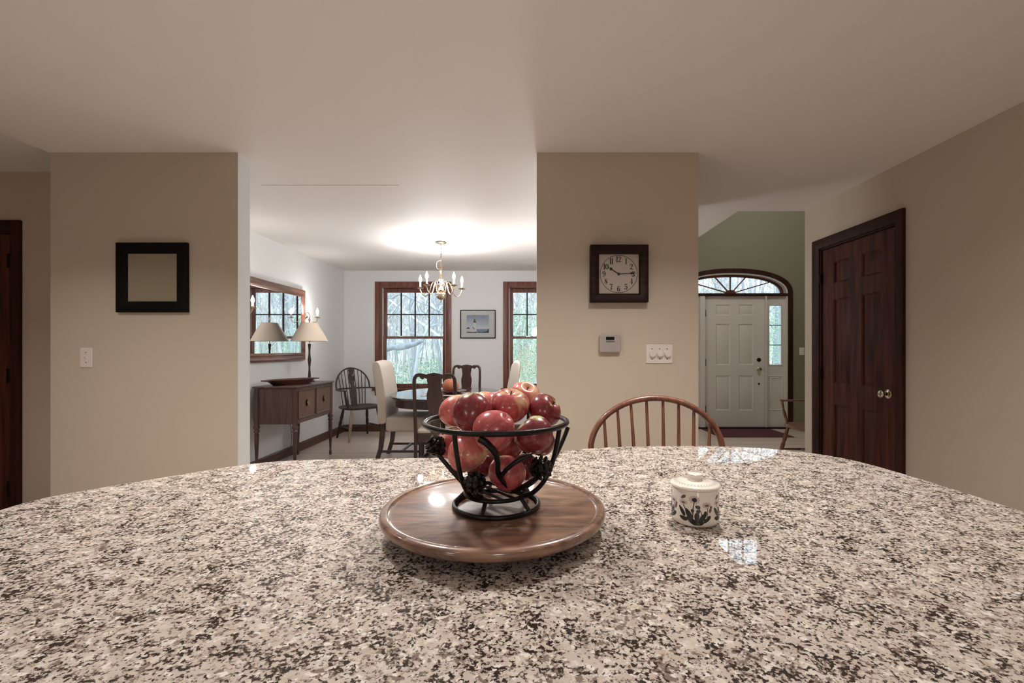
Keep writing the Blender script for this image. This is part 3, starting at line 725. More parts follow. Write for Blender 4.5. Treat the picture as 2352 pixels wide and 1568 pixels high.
for k in range(38):
    a = 2*PI*k/38
    for s_ in (-1, 1):
        pts = []
        for (rr, da) in ((0.0355, 0.0), (0.0355+s_*0.0030, 0.085), (0.0355+s_*0.0034, 0.12), (0.0355+s_*0.0008, 0.05)):
            pts.append((rr*math.cos(a+da), rr*math.sin(a+da), lidz(rr)+0.0003))
        b.add(pts, [(0, 1, 2, 3)])
b.build('leaf_border', RINGG, lid)
def motif(a0):
    S = 0.000129
    def cyl(u, v, dr): a = a0+u/R; return ((R+dr)*math.cos(a), (R+dr)*math.sin(a), v)
    def ellp(mb, cx, cy, ang, L_, W_, dr, n=14):
        u0, v0 = (cx-690)*S, (985-cy)*S; ca, sa = math.cos(math.radians(ang)), math.sin(math.radians(ang))
        c = cyl(u0, v0, dr); pts = [c]
        for k in range(n):
            t = 2*PI*k/n; x, y = L_*S*math.cos(t), W_*S*math.sin(t)*(1+0.25*math.cos(t)); pts.append(cyl(u0+x*ca-y*sa, v0+x*sa+y*ca, dr))
        mb.add(pts, [(0, 1+k, 1+(k+1) % n) for k in range(n)])
    def line(mb, pts, wd, dr):
        for (x0, y0), (x1, y1) in zip(pts, pts[1:]):
            d = Vector((x1-x0, y1-y0)).normalized(); n = Vector((-d.y, d.x))*wd
            q = [(x0+n.x, y0+n.y), (x1+n.x, y1+n.y), (x1-n.x, y1-n.y), (x0-n.x, y0-n.y)]
            mb.add([cyl((x-690)*S, (985-y)*S, dr) for x, y in q], [(0, 1, 2, 3)])
    g, p, mv = MB(), MB(), MB()
    for e in ((480,760,-55,80,28),(580,790,-60,90,38),(500,860,-15,62,30),(690,830,90,75,34),(760,840,60,72,34),(805,780,85,48,24),(840,850,45,65,26),(690,900,0,90,38),(620,880,-30,90,36),(740,890,25,90,34),(700,680,-20,38,26),(630,738,90,28,22),(705,745,90,32,26)):
        ellp(g, *e, 0.0003)
    line(g, [(655,600),(640,700),(632,860)], 6, 0.0003); line(g, [(500,670),(540,740),(560,800)], 6, 0.0003); line(g, [(715,690),(750,760),(765,830)], 5, 0.0003); line(g, [(840,690),(838,850)], 4, 0.0003); line(g, [(705,770),(700,840)], 5, 0.0003)
    for cx, cy, rr, sq in ((655, 580, 82, 0.72), (500, 635, 66, 0.42), (825, 652, 72, 0.55)):
        for k in range(11):
            a = 360*k/11; ca, sa = math.cos(math.radians(a)), math.sin(math.radians(a))
            ellp(p, cx+ca*rr*0.62, cy-sa*rr*0.62*sq, a, rr*0.36, rr*0.17, 0.0002, 8)
    ellp(g, 655, 580, 0, 36, 30, 0.0004); ellp(mv, 500, 640, 0, 26, 14, 0.0004); ellp(mv, 825, 655, 0, 32, 16, 0.0004)
    ellp(mv, 498, 560, 35, 44, 22, 0.0003); ellp(mv, 880, 730, 75, 34, 20, 0.0003); ellp(mv, 375, 690, 70, 28, 18, 0.0003)
    return g, p, mv
ca0 = math.atan2(-SY, -SX)+0.08
for k in range(4):
    G, Pt, Mv = motif(ca0+2*PI*k/4)
    G.build('leaf_decoration', LEAFG, pot); Pt.build('petal_decoration', PETAL, pot); Mv.build('bud_decoration', MAUVE, pot)

# ------------------------------------------------------------------ counter chair (hoop back)
CY = 1.70
ch = thing('windsor_chair', 'brown hoop-back spindle chair pulled up to the far side of the granite worktop', 'chair', (0.474, CY, 0))
hp = [(-0.205, -0.03, 0.635), (-0.236, -0.012, 0.76)]
for i in range(0, 25):
    t = PI-PI*i/24; x, z = 0.243*math.cos(t), 0.872+0.186*math.sin(t); hp.append((x, 0.0+0.10*(z-0.872)-0.01*x, z))
hp += [(0.236, -0.012, 0.76), (0.205, -0.03, 0.635)]
MB().tube(catmull(hp, 3), 0.0112, 12).build('back_hoop', WINDW, ch)
tops = [1389, 1420, 1451, 1487.5, 1526, 1562, 1597, 1633]; bots = [1392, 1424, 1456, 1489, 1524, 1559, 1593, 1628]
for tx, bx in zip(tops, bots):
    x1 = (tx-HX)*CY/FPX-0.474; x0 = (bx-HX)*CY/FPX-0.474
    z1 = 0.872+0.186*math.sqrt(max(0.02, 1-(x1/0.243)**2)); y1 = 0.10*(z1-0.872)
    zb = 0.637; xb = x0+(x0-x1)*1.6
    MB().tube([(xb, -0.06, zb), ((xb+x0)/2, -0.04, 0.75), (x0, 0.0, 0.872), (x1, y1, z1)], [0.0065, 0.0078, 0.0068, 0.0052], 10).build('spindle', WINDW, ch)
def saddle_seat(wd, dp, th, z, seg=40):
    b = MB(); o_ = superell(0, 0, wd/2, dp/2, 2.6, seg, 0, 2*PI)[:-1]
    rings = [(0.0, -0.012), (0.55, -0.012), (0.88, -0.002), (0.97, 0.0), (1.0, -0.008), (0.99, -th*0.6), (0.9, -th), (0.0, -th)]
    vs = []; fs = []
    idx = []
    for s_, dz in rings:
        if s_ == 0: idx.append([len(vs)]); vs.append((0, 0, z+dz))
        else: idx.append(list(range(len(vs), len(vs)+seg))); vs += [(p[0]*s_, p[1]*s_, z+dz) for p in o_]
    for a, c in zip(idx, idx[1:]):
        for k in range(seg):
            k2 = (k+1) % seg
            if len(a) == 1: fs.append((a[0], c[k], c[k2]))
            elif len(c) == 1: fs.append((a[k], c[0], a[k2]))
            else: fs.append((a[k], c[k], c[k2], a[k2]))
    return b.add(vs, fs)
sb = saddle_seat(0.47, 0.42, 0.04, 0.65); sb.v = [(x, y-0.20, z) for x, y, z in sb.v]; sb.build('seat', WINDW, ch)
LEGT = [0.012, 0.017, 0.021, 0.016, 0.021, 0.014, 0.012]
def turned_leg(p0, p1, k=1.0):
    p0, p1 = Vector(p0), Vector(p1)
    return MB().tube([p0.lerp(p1, t) for t in (0, 0.15, 0.35, 0.42, 0.5, 0.8, 1.0)], [r*k for r in LEGT], 10)
for sx in (-1, 1):
    for sy, yy in ((-1, -0.33), (1, -0.08)):
        turned_leg((sx*0.15, yy, 0.615), (sx*0.21, yy+sy*0.06, 0.0)).build('leg', WINDW, ch)
for sx in (-1, 1): MB().tube([(sx*0.187, -0.367, 0.24), (sx*0.187, -0.045, 0.24)], 0.009, 8).build('stretcher', WINDW, ch)
MB().tube([(-0.187, -0.20, 0.24), (0.187, -0.20, 0.24)], 0.009, 8).build('stretcher', WINDW, ch)

# ------------------------------------------------------------------ things on the kitchen walls (y = 2.78)
KW = 2.78
def wallframe(name, label, cat, px0, px1, py0, py1, prof, mat):
    a, c = at(px0, py1, KW), at(px1, py0, KW); cx = (a.x+c.x)/2; cz = (a.z+c.z)/2
    t = thing(name, label, cat, (cx, KW, cz)); W, H = (c.x-a.x)/2, (c.z-a.z)/2
    b = MB(); b.frame(-W, W, -H, H, prof); b.build('frame', mat, t, bevel=0.002)
    return t, W, H
t, W, H = wallframe('picture_frame', 'square wide black frame holding a plain beige panel, on the left beige wall', 'picture frame', 272.5, 435, 558.5, 717.5,
    [(0, 0), (0, -0.022), (0.010, -0.028), (0.050, -0.022), (0.066, -0.016), (0.066, 0)], BLACKF)
PANELB = pmat('beige_panel', rgb(152, 142, 124), 0.35, bump=(300, 0.15))
MB().box(-W+0.05, W-0.05, -0.010, -0.004, -H+0.05, H-0.05).build('backing_panel', PANELB, t, smooth=0)

t, W, H = wallframe('wall_clock', 'square dark wooden wall clock showing quarter past ten on the beige pillar', 'clock', 1354, 1485, 565.5, 695.5,
    [(0, 0), (0, -0.050), (0.006, -0.056), (0.020, -0.056), (0.046, -0.044), (0.053, -0.036), (0.053, 0)], CLOCKW)
FACEM = pmat('clock_face_paper', rgb(182, 171, 164), 0.5)
f = MB().box(-W+0.045, W-0.045, -0.022, -0.006, -H+0.045, H-0.045).build('clock_face', FACEM, t, smooth=0)
Yf = -0.0222
def ribbon(mb, pts, ox, oz, s):
    for (x0, y0, w0), (x1, y1, w1) in zip(pts, pts[1:]):
        d = Vector((x1-x0, y1-y0)); d.normalize(); nx, ny = abs(d.y), abs(d.x)
        n = Vector((-d.y, d.x))
        q = [(x0+n.x*w0/2, y0+n.y*w0/2), (x1+n.x*w1/2, y1+n.y*w1/2), (x1-n.x*w1/2, y1-n.y*w1/2), (x0-n.x*w0/2, y0-n.y*w0/2)]
        mb.prism([(ox+x*s, oz+y*s) for x, y in q], Yf, Yf-0.0006)
        for (x, y, w_) in ((x0, y0, w0), (x1, y1, w1)):
            mb.prism([(ox+(x+w_/2*math.cos(k*PI/3))*s, oz+(y+w_/2*math.sin(k*PI/3))*s) for k in range(6)], Yf, Yf-0.0005)
def oval(cx, cy, a, b_, w0, w1, n=16):
    return [(cx+a*math.cos(2*PI*k/n), cy+b_*math.sin(2*PI*k/n), w0+(w1-w0)*abs(math.cos(2*PI*k/n))) for k in range(n+1)]
DG = {
 '0': [oval(.3, .5, .22, .46, .05, .20)],
 '1': [[(.3, 0, .18), (.3, 1, .18)]],
 '2': [[(.08,.74,.15),(.12,.92,.07),(.3,.98,.07),(.46,.88,.15),(.48,.70,.18),(.36,.45,.12),(.08,.08,.06)], [(.08,.08,.12),(.3,.12,.15),(.55,.05,.12)]],
 '3': [[(.08,.80,.14),(.16,.95,.06),(.32,.98,.07),(.45,.82,.18),(.40,.62,.10),(.24,.54,.06),(.42,.44,.10),(.48,.26,.20),(.38,.06,.10),(.22,.02,.06),(.08,.12,.12),(.08,.22,.14)]],
 '4': [[(.40,0,.18),(.40,1,.16)], [(.38,.98,.05),(.04,.30,.05),(.60,.30,.06)]],
 '5': [[(.12,.94,.12),(.32,.90,.12),(.52,.96,.10)], [(.12,.94,.06),(.11,.54,.06),(.30,.62,.08),(.46,.50,.16),(.48,.28,.20),(.38,.06,.10),(.22,.02,.06),(.08,.10,.12),(.08,.22,.14)]],
 '6': [[(.50,.84,.14),(.42,.96,.06),(.28,.96,.07),(.14,.75,.14),(.10,.45,.20),(.14,.14,.14),(.30,.02,.06),(.46,.14,.14),(.50,.30,.18),(.44,.48,.12),(.30,.56,.06),(.16,.46,.06)]],
 '7': [[(.06,.82,.10),(.10,.94,.12),(.30,.90,.14),(.54,.96,.08)], [(.54,.96,.05),(.36,.60,.10),(.28,.30,.16),(.30,.05,.20)]],
 '8': [oval(.3, .76, .17, .21, .05, .08), oval(.3, .26, .20, .24, .05, .09), [(.18,.80,.12),(.30,.52,.18),(.44,.24,.14)]],
 '9': [[(.10,.16,.14),(.18,.04,.06),(.32,.04,.07),(.46,.25,.14),(.50,.55,.20),(.46,.86,.14),(.30,.98,.06),(.14,.86,.14),(.10,.70,.18),(.16,.52,.12),(.30,.44,.06),(.44,.54,.06)]],
}
sc_ = 0.0335
Rn = (W-0.053)*0.735
for hnum in range(1, 13):
    a = PI/2-hnum*PI/6; cx, cz = Rn*math.cos(a), Rn*math.sin(a)
    ds = str(hnum); num = MB()
    tot = sum(0.34 if d == '1' else 0.62 for d in ds)*sc_
    x = cx-tot/2
    for d in ds:
        off = -0.13*sc_ if d == '1' else 0.0
        for st in DG[d]: ribbon(num, st, x+off, cz-sc_/2, sc_)
        x += (0.34 if d == '1' else 0.62)*sc_
    num.build('numeral', BLACKC, f, smooth=0)
TRACK = pmat('grey_ink', rgb(92, 82, 76), 0.6)
rg = MB(); n = 60; R1, R2 = (W-0.053)*0.945, (W-0.053)*0.915
rg.strip([(R1*math.cos(2*PI*k/n), R1*math.sin(2*PI*k/n)) for k in range(n)], [(R2*math.cos(2*PI*k/n), R2*math.sin(2*PI*k/n)) for k in range(n)], Yf, Yf-0.0005, closed=True)
rg.build('minute_track', TRACK, f, smooth=0)
def hand(name, ang, Ln, wd, y):
    b = MB(); a = math.radians(ang); M = Matrix.Rotation(-a, 4, 'Y')
    prof = [(0, 0.5), (0.60, 0.4), (0.66, 1.0), (0.72, 1.9), (0.78, 1.2), (0.84, 0.4), (1.0, 0.15)]
    pl = [(t*Ln, w_*wd) for t, w_ in prof]+[(t*Ln, -w_*wd) for t, w_ in prof[::-1]]
    b.prism(pl, y, y-0.0012, 'xz', M); b.build(name, BLACKC, t, smooth=0)
hand('hour_hand', 147, 0.076, 0.0058, -0.0245); hand('minute_hand', 3.5, 0.108, 0.0036, -0.0265)
MB().lathe([(0, 0), (0.0085, 0), (0.007, 0.004), (0, 0.005)], 16, Matrix.Translation((0, -0.0232, 0)) @ Matrix.Rotation(PI/2, 4, 'X')).build('hand_hub', BLACKC, t)

p = at(1399.5, 789.5, KW)
t = thing('thermostat', 'grey plastic thermostat with a small dark screen, on the pillar under the clock', 'thermostat', (p.x, KW, p.z))
b = MB(); b.prism([(-0.062,-0.052),(0.056,-0.052),(0.064,-0.044),(0.064,0.046),(0.056,0.056),(-0.056,0.056),(-0.064,0.048),(-0.064,-0.046)], -0.030, 0.0); b.build('housing', GPLAST, t, bevel=0.005, bseg=3)
MB().box(-0.025, 0.025, -0.0312, -0.029, 0.024, 0.042).build('display', BLKP, t, smooth=0)
MB().box(-0.023, 0.027, -0.0325, -0.029, 0.012, 0.018).build('button_strip', pmat('darker_grey_plastic', rgb(110, 104, 100), 0.5), t, smooth=0)

p = at(1514, 812.5, KW)
t = thing('dimmer_switch', 'white wall plate with three round dimmer knobs, right of the thermostat', 'light switch', (p.x, KW, p.z))
b = MB(); b.box(-0.081, 0.081, -0.006, 0, -0.057, 0.057); b.build('wall_plate', WPLAST, t, bevel=0.003)
for k in (-1, 0, 1):
    x = k*0.046+0.002
    MB().lathe([(0, 0), (0.0205, 0), (0.0195, 0.012), (0.0175, 0.016), (0, 0.017)], 28, Matrix.Translation((x, -0.006, 0)) @ Matrix.Rotation(PI/2, 4, 'X')).build('dimmer_knob', WPLAST, t)
    for z in (-0.031, 0.031): MB().lathe([(0, 0), (0.0032, 0), (0.0026, 0.0012), (0, 0.0014)], 10, Matrix.Translation((x-0.001, -0.006, z)) @ Matrix.Rotation(PI/2, 4, 'X')).build('screw', DKMET, t)

def toggle_plate(name, label, px, py, Y, rot=0):
    p = at(px, py, Y); t = thing(name, label, 'light switch', (p.x, Y, p.z))
    MB().box(-0.0385, 0.0385, -0.006, 0, -0.060, 0.060).build('wall_plate', WPLAST, t, bevel=0.003)
    b = MB(); b.box(-0.006, 0.006, -0.0065, -0.004, -0.013, 0.013)
    b.add([(-0.0045, -0.006, -0.010), (0.0045, -0.006, -0.010), (0.0045, -0.006, 0.004), (-0.0045, -0.006, 0.004), (-0.0035, -0.019, 0.004), (0.0035, -0.019, 0.004), (0.0035, -0.018, 0.010), (-0.0035, -0.018, 0.010)],
          [(0,1,2,3),(4,5,6,7),(0,1,5,4),(1,2,6,5),(2,3,7,6),(3,0,4,7)])
    b.build('toggle', WPLAST, t)
    for z in (-0.030, 0.030): MB().lathe([(0, 0), (0.003, 0), (0.0026, 0.0012), (0, 0.0014)], 10, Matrix.Translation((0, -0.006, z)) @ Matrix.Rotation(PI/2, 4, 'X')).build('screw', DKMET, t)
toggle_plate('light_switch', 'white toggle switch plate below and left of the black frame', 199.5, 820.5, KW)
toggle_plate('light_switch', 'small white switch plate on the green foyer wall right of the entry door', 1841.5, 806.5, FY)

# ------------------------------------------------------------------ foyer rug and chair
def rug():
    t = thing('entry_rug', 'maroon rug with cream fringed ends lying in front of the entry door', 'rug', (3.22, 6.80, 0))
    RUG = pmat('maroon_pile', rgb(86, 46, 52), 0.95, bump=(300, 0.6), var=(40, 0.4)); FR = pmat('cream_fringe', rgb(206, 192, 176), 0.9)
    b = MB(); b.box(-0.54, 0.54, -0.33, 0.33, 0.0, 0.010); b.build('pile', RUG, t, bevel=0.003)
    for s_ in (-1, 1):
        b = MB(); rnd = random.Random(4)
        for k in range(60):
            y = -0.325+0.65*k/59
            b.box(*sorted((s_*0.538, s_*(0.60+rnd.uniform(-0.012, 0.012)))), y-0.0035, y+0.0035, 0.001, 0.006)
        b.build('fringe', FR, t, smooth=0)
rug()

def armchair(name, label, loc, rz, wmain, wpale):
    """hoop-back armchair facing local -y"""
    t = thing(name, label, 'chair', loc, rz)
    t.scale = (1.12, 1.05, 1.0)
    s = saddle_seat(0.48, 0.44, 0.035, 0.455); s.build('seat', wmain, t)
    # arm bow
    bow = [(-0.25, -0.16, 0.685), (-0.262, -0.02, 0.685), (-0.24, 0.14, 0.685), (-0.16, 0.225, 0.685), (0, 0.25, 0.685), (0.16, 0.225, 0.685), (0.24, 0.14, 0.685), (0.262, -0.02, 0.685), (0.25, -0.16, 0.685)]
    P = catmull(bow, 5); n_ = len(P)
    MB().tube(P, [(0.011, 0.022) if (i < 8 or i > n_-9) else (0.011, 0.013) for i in range(n_)], 10, flat=(0, 0, 1)).build('arm_bow', wmain, t)
    hoop = [(-0.215, 0.19, 0.685)]
    for i in range(21):
        a = PI-PI*i/20; z = 0.72+0.255*math.sin(a); x = 0.218*math.cos(a); hoop.append((x, 0.20+0.05*(1-abs(x)/0.22)+0.18*(z-0.70), z))
    hoop.append((0.215, 0.19, 0.685))
    MB().tube(catmull(hoop, 2), 0.0105, 10).build('back_hoop', wmain, t)
    for k in (-4, -3, -2, -1, 1, 2, 3, 4):
        xt = k*0.044; zt = 0.72+0.255*math.sqrt(max(0.03, 1-(xt/0.218)**2)); yt = 0.20+0.05*(1-abs(xt)/0.22)+0.18*(zt-0.70)
        MB().tube([(k*0.036, 0.165, 0.45), (k*0.04, 0.205+0.02*(1-abs(k)/4), 0.685), (xt, yt, zt)], [0.0055, 0.0065, 0.0045], 8).build('spindle', wmain, t)
    # pierced splat
    prof = [(0.035, 0.45), (0.028, 0.52), (0.040, 0.60), (0.030, 0.685), (0.022, 0.74), (0.040, 0.80), (0.042, 0.86), (0.030, 0.90), (0.038, 0.94), (0.030, 0.968)]
    P = catmull([(w_, 0, z) for w_, z in prof], 4)
    b = MB()
    lft = [(-p.x, p.z) for p in P]; rgt = [(p.x, p.z) for p in P]
    b.strip(lft, rgt, -0.006, 0.006)
    b.v = [(x, y+(0.165 if z < 0.46 else 0.165+0.04*min(1, (z-0.45)/0.235)) + (0.0 if z < 0.685 else 0.045*min(1, (z-0.685)/0.1)+0.18*(z-0.70)*0.6), z) for x, y, z in b.v]
    sp = b.build('splat', wmain, t)
    MB().lathe([(0, 0), (0.019, 0), (0.016, 0.004), (0, 0.005)], 16, Matrix.Translation((0, 0.222, 0.875)) @ Matrix.Rotation(PI/2, 4, 'X')).build('splat_rosette', wpale, sp)
    for sx in (-1, 1):
        MB().tube([(sx*0.20, -0.13, 0.45), (sx*0.225, -0.145, 0.55), (sx*0.235, -0.15, 0.60), (sx*0.25, -0.155, 0.685)], [0.011, 0.016, 0.010, 0.011], 8).build('arm_post', wmain, t)
        turned_leg((sx*0.16, -0.14, 0.43), (sx*0.225, -0.22, 0.0), 0.95).build('leg', wpale if sx < 0 else wmain, t)
        turned_leg((sx*0.15, 0.13, 0.43), (sx*0.20, 0.22, 0.0), 0.95).build('leg', wmain, t)
        MB().tube([(sx*0.20, -0.19, 0.17), (sx*0.185, 0.01, 0.17), (sx*0.182, 0.19, 0.17)], [0.008, 0.012, 0.008], 8).build('stretcher', wmain, t)
    MB().tube([(-0.188, 0.0, 0.17), (0, 0, 0.17), (0.188, 0, 0.17)], [0.008, 0.012, 0.008], 8).build('stretcher', wmain, t)
    return t
armchair('windsor_armchair', 'old dark spindle-back armchair standing in the dining room corner beside the sideboard', (-2.38, 6.43, 0), math.radians(45), OLDW, PALEW)
armchair('wooden_armchair', 'reddish-brown wooden armchair in the foyer, cut off by the right wall corner', (2.93, 4.72, 0), -PI/2, WINDW, WINDW)

# ------------------------------------------------------------------ sideboard
sx0, sx1, sy0, sy1 = -2.765, -2.33, 4.57, 5.44; ST = 0.872
sb = thing('sideboard', 'dark mahogany sideboard on turned legs against the left dining room wall', 'sideboard', (0, 0, 0))
b = MB(); b.box(sx0+0.02, sx1-0.012, sy0+0.02, sy1-0.02, 0.49, ST-0.018); b.build('carcass', SIDEW, sb, bevel=0.004)
b = MB(); b.box(sx0, sx1+0.012, sy0-0.012, sy1+0.012, ST-0.018, ST); b.build('top', SIDEW, sb, bevel=0.006, bseg=3)
for x in (sx0+0.028, sx1-0.022):
    for y in (sy0+0.024, sy1-0.024):
        b = MB(); M = Matrix.Translation((x, y, 0))
        b.lathe([(0, 0), (0.011, 0.0), (0.016, 0.02), (0.013, 0.045), (0.010, 0.06), (0.020, 0.30), (0.022, 0.385), (0.017, 0.40), (0.027, 0.413), (0.027, 0.422), (0.018, 0.435), (0.030, 0.455), (0.030, 0.468), (0.021, 0.482), (0.0235, 0.50), (0.0235, ST-0.018), (0, ST-0.018)], 20, M)
        b.build('leg', SIDEW, sb)
ymid = (sy0+sy1)/2
for y0, y1 in ((sy0+0.055, ymid-0.012), (ymid+0.012, sy1-0.055)):
    Mx = Matrix(((0, -1, 0, sx1-0.012), (1, 0, 0, 0), (0, 0, 1, 0), (0, 0, 0, 1)))
    b = MB(); b.box(y0, y1, -0.006, 0.0, 0.535, ST-0.05, Mx); d = b.build('drawer_front', SIDEP, sb)
    b = MB(); b.frame(y0, y1, 0.535, ST-0.05, [(0, -0.005), (0.003, -0.012), (0.009, -0.012), (0.014, -0.005)], Mx); b.build('bead', SIDEW, d)
    yc, zc = (y0+y1)/2, 0.685
    b = MB(); b.ell((sx1-0.004, yc, zc), 0.005, 0.028, 0.040, 16, 8); pl = b.build('pull', DKMET, d)
    b = MB(); b.tube([(sx1+0.012, yc+0.014*math.cos(a), zc-0.004+0.018*math.sin(a)) for a in [PI+PI*k/8 for k in range(9)]], 0.003, 6)
    b.ell((sx1+0.004, yc, zc+0.004), 0.009, 0.009, 0.011, 10, 6); b.build('drop_ring', SILV, pl)

# long dough tray on the sideboard
def dough_tray():
    a, c = Vector((-2.655, 4.63, ST)), Vector((-2.40, 5.10, ST)); d = c-a; L_ = d.length; ang = math.atan2(d.y, d.x)
    o_ = []
    prof = [(1.0, 1.0, 0.056), (0.985, 0.97, 0.060), (0.90, 0.88, 0.052), (0.74, 0.62, 0.014), (0.0, 0.0, 0.010)]
    outp = [(0.0, 0.0, 0.0), (0.72, 0.62, 0.0), (0.95, 0.95, 0.046), (1.0, 1.0, 0.056)]
    seg = 36; vs = []; fs = []; idx = []
    for sx_, sy_, z in outp[1:]+prof[1:-1]:
        ring_ = superell(0, 0, L_/2*sx_, 0.105*sy_, 2.8, seg, 0, 2*PI)[:-1]
        idx.append(list(range(len(vs), len(vs)+seg))); vs += [(p[0], p[1], z) for p in ring_]
    for r0, r1 in zip(idx, idx[1:]):
        for k in range(seg): fs.append((r0[k], r0[(k+1) % seg], r1[(k+1) % seg], r1[k]))
    fs.append(idx[0][::-1]); fs.append(idx[-1])
    b = MB(); b.add(vs, fs)
    for s_ in (-1, 1): b.box(*sorted((s_*(L_/2-0.02), s_*(L_/2+0.035))), -0.045, 0.045, 0.046, 0.058)
    o = b.build('dough_tray', wood('tray_wood', rgb(34, 18, 14), rgb(92, 52, 42), 'x', 1.2, 0.4), bevel=0.002)
    o.location = (a+c)/2; o.rotation_euler = (0, 0, ang)
    tag(o, 'long shallow dark wooden tray lying on top of the sideboard', 'tray')
dough_tray()

# table lamp
LX, LY = -2.545, 5.30
lp = thing('table_lamp', 'table lamp with a cream cone shade and slim dark stem on the sideboard', 'lamp', (LX, LY, ST))
LAMPW = wood('lamp_stem_wood', rgb(22, 13, 11), rgb(72, 48, 40), 'z', 1.5, 0.35)
b = MB(); b.lathe([(0, 0), (0.060, 0), (0.060, 0.008), (0.045, 0.014), (0.020, 0.020), (0.018, 0.04), (0.011, 0.13), (0.010, 0.17), (0.018, 0.245), (0.019, 0.25), (0.0185, 0.255), (0.012, 0.30), (0.010, 0.35), (0.014, 0.41), (0.017, 0.435), (0.015, 0.437), (0, 0.437)], 24); b.build('stem', LAMPW, lp)
b = MB(); b.lathe([(0, 0.437), (0.006, 0.437), (0.006, 0.70), (0.010, 0.705), (0.012, 0.72), (0.006, 0.735), (0.004, 0.75), (0, 0.752)], 12); b.build('harp_rod', SILV, lp)
sb_ = MB(); n = 48; prof = [(0.200, 0.467), (0.090, 0.680), (0.088, 0.680), (0.198, 0.467)]
vs = []; fs = []
for r, z in prof: vs += [(r*math.cos(2*PI*k/n), r*math.sin(2*PI*k/n), z) for k in range(n)]
for i in range(4):
    j = (i+1) % 4
    for k in range(n): fs.append((i*n+k, i*n+(k+1) % n, j*n+(k+1) % n, j*n+k))
sb_.add(vs, fs)
for a in (0, 2*PI/3, 4*PI/3): sb_.tube([(0, 0, 0.676), (0.089*math.cos(a), 0.089*math.sin(a), 0.676)], 0.002, 6)
sb_.build('lamp_shade', SHADE, lp)
# the flex drops behind the sideboard and runs along the floor
cord = [Vector((-2.787, 5.30, 0.80)), Vector((-2.787, 5.30, 0.60)), Vector((-2.787, 5.33, 0.40)), Vector((-2.785, 5.36, 0.25)), Vector((-2.76, 5.30, 0.12)), Vector((-2.72, 5.16, 0.02)), Vector((-2.70, 5.0, 0.006))]
o = MB().tube(catmull([p-Vector((LX, LY, ST)) for p in [Vector((LX-0.05, LY, ST+0.006)), Vector((-2.77, 5.30, ST+0.006))]+cord], 5), 0.003, 6).build('cord', BLKP, lp)

# mirror on the left dining wall, facing +x
mx_ = thing('wall_mirror', 'large wall mirror in a broad brown wooden frame above the sideboard', 'mirror', (-2.81, 5.67, 0), -PI/2)
# local x runs towards the camera (world -y), local -y is world -x ... so flip: use +y as out of wall
prm = [(0, 0), (0, 0.030), (0.010, 0.042), (0.022, 0.046), (0.040, 0.036), (0.055, 0.040), (0.070, 0.050), (0.082, 0.044), (0.092, 0.034), (0.100, 0.030), (0.100, 0)]
b = MB(); b.frame(0, 1.37, 1.11, 1.975, prm); b.build('frame', wood('mirror_frame_wood', rgb(84, 50, 42), rgb(134, 92, 76), 'x', 0.6, 0.25, coat=0.4), mx_)
MB().box(0.09, 1.28, 0.020, 0.034, 1.20, 1.885).build('mirror_glass', MIRR, mx_, smooth=0)

# sconces flanking the mirror
def flame_bulb(mb, p, s=1.0):
    mb.lathe([(0, 0), (0.007*s, 0.002*s), (0.014*s, 0.014*s), (0.0165*s, 0.026*s), (0.013*s, 0.042*s), (0.006*s, 0.060*s), (0.002*s, 0.072*s), (0, 0.075*s)], 14, Matrix.Translation(p))
def sconce(label, flip):
    def fy(v): return Vector((v.x, 9.97-v.y, v.z)) if flip else v
    t = thing('wall_sconce', label, 'wall lamp', fy(Vector((-2.81, 5.735, 1.655))), 0, 'sconces beside the mirror')
    o0 = fy(Vector((-2.81, 5.735, 1.655)))
    M = Matrix.Rotation(PI/2, 4, 'Y')
    MB().lathe([(0, 0), (0.035, 0), (0.033, 0.008), (0.018, 0.014), (0.010, 0.03), (0, 0.03)], 20, M @ Matrix.Translation((0, 0, 0.0))).build('backplate', BRASS, t)
    arm = [Vector((-2.79, 5.735, 1.655)), at(700, 722, 5.715), at(707, 717, 5.70), at(712, 725, 5.685), at(716, 736, 5.67), at(721, 740, 5.66), at(727, 738, 5.65), at(729, 731, 5.646)]
    A = MB().tube([fy(p)-o0 for p in catmull(arm, 5)], 0.0042, 8).build('arm', BRASS, t)
    scr = [at(700, 722, 5.715), at(702, 729, 5.712), at(706, 729.5, 5.71), at(707, 726, 5.71)]
    MB().tube([fy(p)-o0 for p in catmull(scr, 4)], 0.003, 8).build('scroll', BRASS, t)
    tip = fy(at(729, 730.5, 5.646))-o0
    MB().lathe([(0, 0), (0.010, 0.0), (0.032, 0.004), (0.036, 0.009), (0.030, 0.008), (0.014, 0.007), (0.014, 0.022), (0, 0.022)], 20, Matrix.Translation(tip)).build('drip_cup', BRASS, A)
    MB().lathe([(0, 0.02), (0.0105, 0.02), (0.0105, 0.052), (0, 0.052)], 16, Matrix.Translation(tip)).build('candle_sleeve', CANDLE, A)
    b = MB(); flame_bulb(b, tip+Vector((0, 0, 0.052)), 1.0); b.build('bulb', BULB, A)
    point_light('sconce_lamp', tip+o0+Vector((0, 0, 0.080)), 16, (1, 0.95, 0.90), 0.024)
sconce('brass candle sconce beyond the far end of the mirror, above the lamp', False)
sconce('brass candle sconce at the near end of the mirror by the opening', True)

